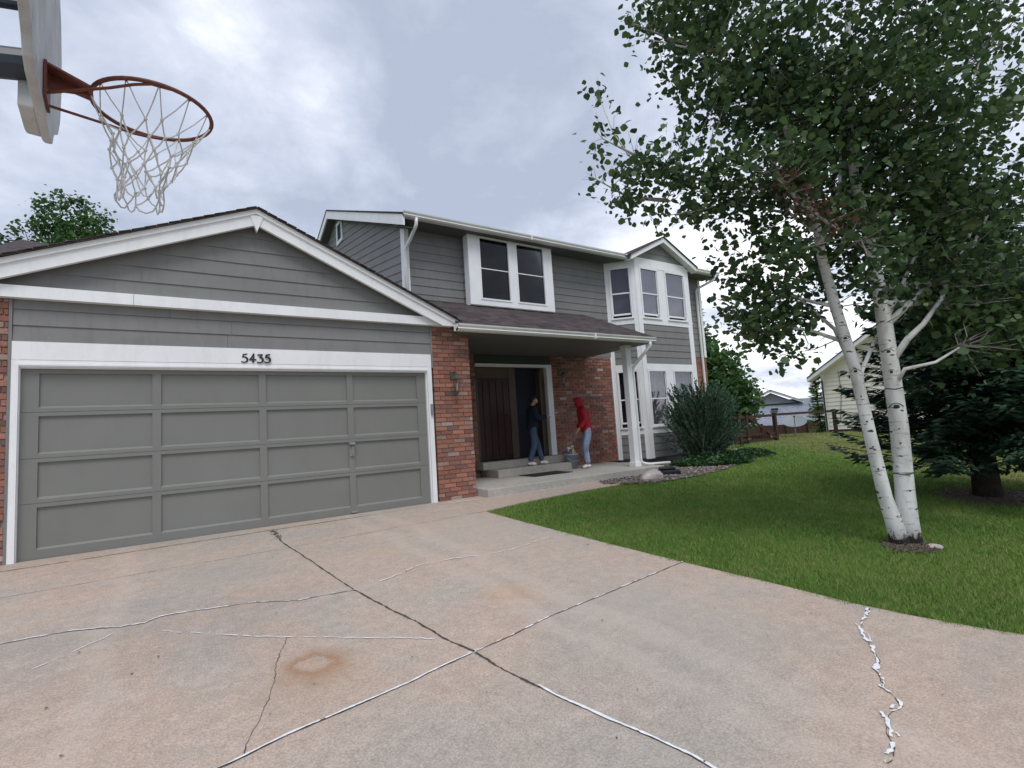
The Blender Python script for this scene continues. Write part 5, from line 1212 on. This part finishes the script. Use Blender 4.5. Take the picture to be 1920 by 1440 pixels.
mb = MB(); mb.tube([Vector((DX, DY, DZ))-dw*.4, Vector((DX, DY, DZ))+dn*.45-dw*.12], .015, 6); mb.ball(Vector((DX, DY, DZ))+dn*.45-dw*.12, .045, 8, 6); mb.build('feed_arm', M['pole'], DS)
MB().tube([(DX, DY, -.1), (DX, DY, DZ)], .03, 8).build('mast', M['steel'], DS)

# cream neighbour house: wall faces the camera side (x = 28.8)
CH = thing('cream_house', 'cream sided neighbour house partly hidden by aspen trunks', 'house', (28.8, 0, -.1))
CX = 28.8; ya, yb_ = 4.85, -5.0; ym = (ya+yb_)/2; ze_, sl_ = 2.85, .62
mb = MB(frame(CX, 0, 0, 1, -1, 0))
def cl_u(za, zb):
    o = []
    for z in (za, zb):
        lo_, hi_ = yb_, ya
        if z > ze_+.2: dd = (z-ze_-.2)/sl_; lo_, hi_ = yb_+dd, ya-dd
        if hi_ <= lo_: return None
        o += [lo_, hi_]
    return tuple(o)
n = int((ze_+.2+4.93*sl_+.1)/.2)
for i in range(-2, n):
    za, zb = i*.2+.1, (i+1)*.2+.1; lm = cl_u(za, zb)
    if lm: a0, a1, b0, b1 = lm; mb.add([(a0, .03, za), (a1, .03, za), (b1, .005, zb), (b0, .005, zb), (a0, 0, za), (a1, 0, za)], [(0, 3, 2, 1), (4, 0, 1, 5)])
mb.build('siding', M['cream'], CH)
mb = MB(); mb.loft([(CX+.01, yb_, -.4), (CX+.01, ya, -.4), (CX+.01, ya, ze_+.2), (CX+.01, ym, ze_+.2+4.93*sl_), (CX+.01, yb_, ze_+.2)], [(CX+9, yb_, -.4), (CX+9, ya, -.4), (CX+9, ya, ze_+.2), (CX+9, ym, ze_+.2+4.93*sl_), (CX+9, yb_, ze_+.2)]); mb.build('wall', M['cream'], CH)
mb = MB(); mb.box(CX-.04, CX+.005, yb_, ya-.01, -.5, .12); mb.build('brick_footing', M['cedar'], CH)
mb = MB(); mb.box(CX-.045, CX+.02, ya-.01, ya+.10, -.4, 2.95); mb.build('corner_board', M['white'], CH)
for sg, y1 in ((1, ya+.55), (-1, yb_-.55)):
    zt = ze_+.3+4.93*sl_; z1 = zt - sl_*abs(y1-ym)
    mb = MB(); mb.loft([(CX-.5, ym, zt), (CX-.5, y1, z1), (CX-.5, y1, z1-.06), (CX-.5, ym, zt-.06)], [(CX+9.3, ym, zt), (CX+9.3, y1, z1), (CX+9.3, y1, z1-.06), (CX+9.3, ym, zt-.06)]); mb.build('roof', M['shingle'], CH)
    mb = MB(); mb.loft([(CX-.48, ym, zt-.06), (CX-.48, y1, z1-.06), (CX-.48, y1, z1-.24), (CX-.48, ym, zt-.26)], [(CX-.44, ym, zt-.06), (CX-.44, y1, z1-.06), (CX-.44, y1, z1-.24), (CX-.44, ym, zt-.26)]); mb.build('rake_board', M['white'], CH)
    mb = MB(); mb.loft([(CX-.44, ym, zt-.24), (CX-.44, y1, z1-.22), (CX-.44, y1, z1-.24), (CX-.44, ym, zt-.26)], [(CX, ym, zt-.24), (CX, y1, z1-.22), (CX, y1, z1-.24), (CX, ym, zt-.26)]); mb.build('soffit', M['cream'], CH)
MB().tube([(CX-.05, 4.1, 3.0), (CX-.06, 4.05, 2.0), (CX-.05, 4.25, .5)], .012, 5).build('cable', M['pole'], CH)
MB().tube([(CX-.1, ya+.02, 2.6), (CX-.1, ya+.02, -.2)], .04, 8).build('downspout', M['pole'], CH)

# grey house down the hill, facing us with a front gable
GH = thing('grey_house', 'distant grey house with blue grey roof down the slope', 'house', (45.3, 17, -2.2))
gf_ = Vector((.88, .475, 0)).normalized(); gr = Vector((gf_.y, -gf_.x, 0)); gc_ = Vector((45.3, 17.0, 0))
def GP(u, d, z): return gc_ + gr*u + gf_*d + up*z
def gbox(mb, u0, u1, d0, d1, z0, z1): return mb.loft([GP(u0, d0, z0), GP(u1, d0, z0), GP(u1, d1, z0), GP(u0, d1, z0)], [GP(u0, d0, z1), GP(u1, d0, z1), GP(u1, d1, z1), GP(u0, d1, z1)])
mb = MB(); gbox(mb, -6, 5.5, 0, 8, -2.6, .15); mb.build('wall', M['grey_wall'], GH)
mb = MB(); mb.loft([GP(-6.4, -.5, .1), GP(5.9, -.5, .1), GP(5.9, -.5, .02), GP(-6.4, -.5, .02)], [GP(-6.4, 4, 2.35), GP(5.9, 4, 2.35), GP(5.9, 4, 2.25), GP(-6.4, 4, 2.25)]); mb.loft([GP(-6.4, 4, 2.35), GP(5.9, 4, 2.35), GP(5.9, 4, 2.25), GP(-6.4, 4, 2.25)], [GP(-6.4, 8.5, .1), GP(5.9, 8.5, .1), GP(5.9, 8.5, .0), GP(-6.4, 8.5, .0)]); mb.build('roof', M['shingle_blue'], GH)
mb = MB(); mb.add([GP(-2.0, 2.9, 2.0), GP(2.2, 2.9, 2.0), GP(.1, 2.9, 3.05)], [(0, 1, 2)]); mb.build('dormer_gable', M['grey_wall'], GH)
for sg, u1 in ((-1, -2.5), (1, 2.7)):
    mb = MB(); mb.loft([GP(.1, 2.5, 3.28), GP(u1, 2.5, 2.1), GP(u1, 2.5, 1.92), GP(.1, 2.5, 3.08)], [GP(.1, 2.6, 3.28), GP(u1, 2.6, 2.1), GP(u1, 2.6, 1.92), GP(.1, 2.6, 3.08)]); mb.build('rake_board', M['white'], GH)
    mb = MB(); mb.loft([GP(.1, 2.4, 3.34), GP(u1, 2.4, 2.13), GP(u1, 2.4, 2.1), GP(.1, 2.4, 3.3)], [GP(.1, 6, 3.34), GP(u1, 6, 2.13), GP(u1, 6, 2.1), GP(.1, 6, 3.3)]); mb.build('dormer_roof', M['shingle_blue'], GH)
mb = MB(); gbox(mb, -6.4, 5.9, -.54, -.5, -.12, .06); mb.build('fascia', M['white'], GH)
for u in (-3.2, 1.4):
    mb = MB(); gbox(mb, u-1.05, u+1.05, -.08, .01, -1.5, -.3); wf = mb.build('window', M['white'], GH)
    mb = MB(); gbox(mb, u-.9, u-.03, -.10, -.081, -1.4, -.4); mb.build('pane', M['dark'], wf); mb = MB(); gbox(mb, u+.03, u+.9, -.10, -.081, -1.4, -.4); mb.build('pane', M['dark'], wf)
mb = MB(); gbox(mb, -1.05, -.9, -.2, -.05, -2.4, 0); mb.build('downspout', M['white'], GH)
mb = MB(); gbox(mb, .0, .6, 1.6, 1.9, 1.38, 1.58); mb.build('roof_vent', M['dark'], GH)

# brown hipped roof behind the garage on the left
BH = thing('brown_roof_house', 'neighbour house with brown hip roof beyond the garage on the left', 'house', (-2.8, 14, 0))
rv = [(-3.96, 13.85, 7.34), (-.41, 11.46, 7.24), (1.5, 22.5, 7.3), (-8, 23, 7.3), (-3.58, 19.9, 10.1)]
mb = MB(); mb.add(rv, [(0, 1, 4), (1, 2, 4), (2, 3, 4), (3, 0, 4)]); mb.build('roof', M['shingle'], BH)
mb = MB(); mb.box(-3.8, -.7, 14.2, 21, -.1, 7.3); mb.build('wall', M['siding'], BH)

# ================================================================ lawn blades
def grass():
    N = 470000; az = rng.uniform(rad(-4), rad(88), N*2); u = rng.random(N*2); r0, r1 = 3.6, 30.0
    rr = 1/(1/r0**.55 - u*(1/r0**.55 - 1/r1**.55)); rr = rr**(1/.55)
    x = EYE[0] + rr*np.sin(az); y = EYE[1] + rr*np.cos(az)
    ex = np.interp(y, [-16, -8, -6.68, -6.41, -5.97, -5.28, -4.47, -3.26, -1.91, -1.22, .3], [7.6, 6.25, 5.65, 5.54, 5.42, 5.38, 5.29, 5.21, 5.14, 5.13, 5.13]) + .01
    ex = ex + .02*np.sin(y*9) + .015*np.sin(y*23) + rng.normal(size=len(x))*.026 - .012
    ok = (x > ex) & (y > -8.4)
    ylim = np.interp(x, [5.0, 5.14, 5.9, 7.2, 8.2, 8.5, 9.0, 9.7, 10.5, 11.3, 12.2, 13.1, 13.9, 14.2, 15.05, 15.1], [-1.30, -1.26, -1.10, -.95, -.92, -1.08, -1.27, -1.24, -1.16, -1.0, -.74, -.22, .58, 1.7, 1.8, 30])
    ok &= y < ylim
    ok &= ~((x > 28.7) & (y < 5) & (y > -5.2)); ok &= y < 7
    ok &= ((x-7.33)**2/.085 + (y+5.56)**2/.07) > rng.uniform(.5, 1.1, len(x)); ok &= ((x-10.95)**2/.5 + (y+5.33)**2/.32) > rng.uniform(.6, 1.2, len(x))
    x, y, rr = x[ok][:N], y[ok][:N], rr[ok][:N]; n = len(x)
    z = np.where(y < -.3, -.055*(-.3-y), 0.0) - .004
    h = (.026 + .020*rng.random(n))*(1+.015*rr); w = .0017*(rr/4.0)**.9 + .0008
    a = rng.random(n)*6.283; lean = rng.normal(size=(n, 2))*.45
    px, py = np.cos(a)*w, np.sin(a)*w
    V = np.zeros((n, 3, 3), dtype=np.float32)
    V[:, 0] = np.stack([x-px, y-py, z], 1); V[:, 1] = np.stack([x+px, y+py, z], 1); V[:, 2] = np.stack([x+lean[:, 0]*h, y+lean[:, 1]*h, z+h], 1)
    me = bpy.data.meshes.new('grass'); me.vertices.add(n*3); me.vertices.foreach_set('co', V.ravel()); me.loops.add(n*3); me.loops.foreach_set('vertex_index', np.arange(n*3, dtype=np.int32))
    me.polygons.add(n); me.polygons.foreach_set('loop_start', (np.arange(n)*3).astype(np.int32)); me.update(calc_edges=True)
    tag(link('grass', me, M['grass']), 'short green lawn grass of the front yard', 'grass', kind='stuff')
grass()
# small dry leaves and grit scattered on the concrete
n = 130; x = rng.uniform(-1, 5.1, n); y = rng.uniform(-7.2, -.6, n); z = np.where(y < -.3, -.055*(-.3-y), 0) + .022
A = rand_dirs(n); A[:, 2] *= .15; Nn = np.tile(np.array([0, 0, 1.0]), (n, 1)) + rand_dirs(n)*.3
lt = leaf_mesh('leaf_litter', np.stack([x, y, z], 1), A, Nn, rng.uniform(.006, .018, n), 'hex', M['dead_leaf'], None)
tag(lt, 'tiny dry leaves and grit scattered on the driveway', 'leaf litter', kind='stuff')
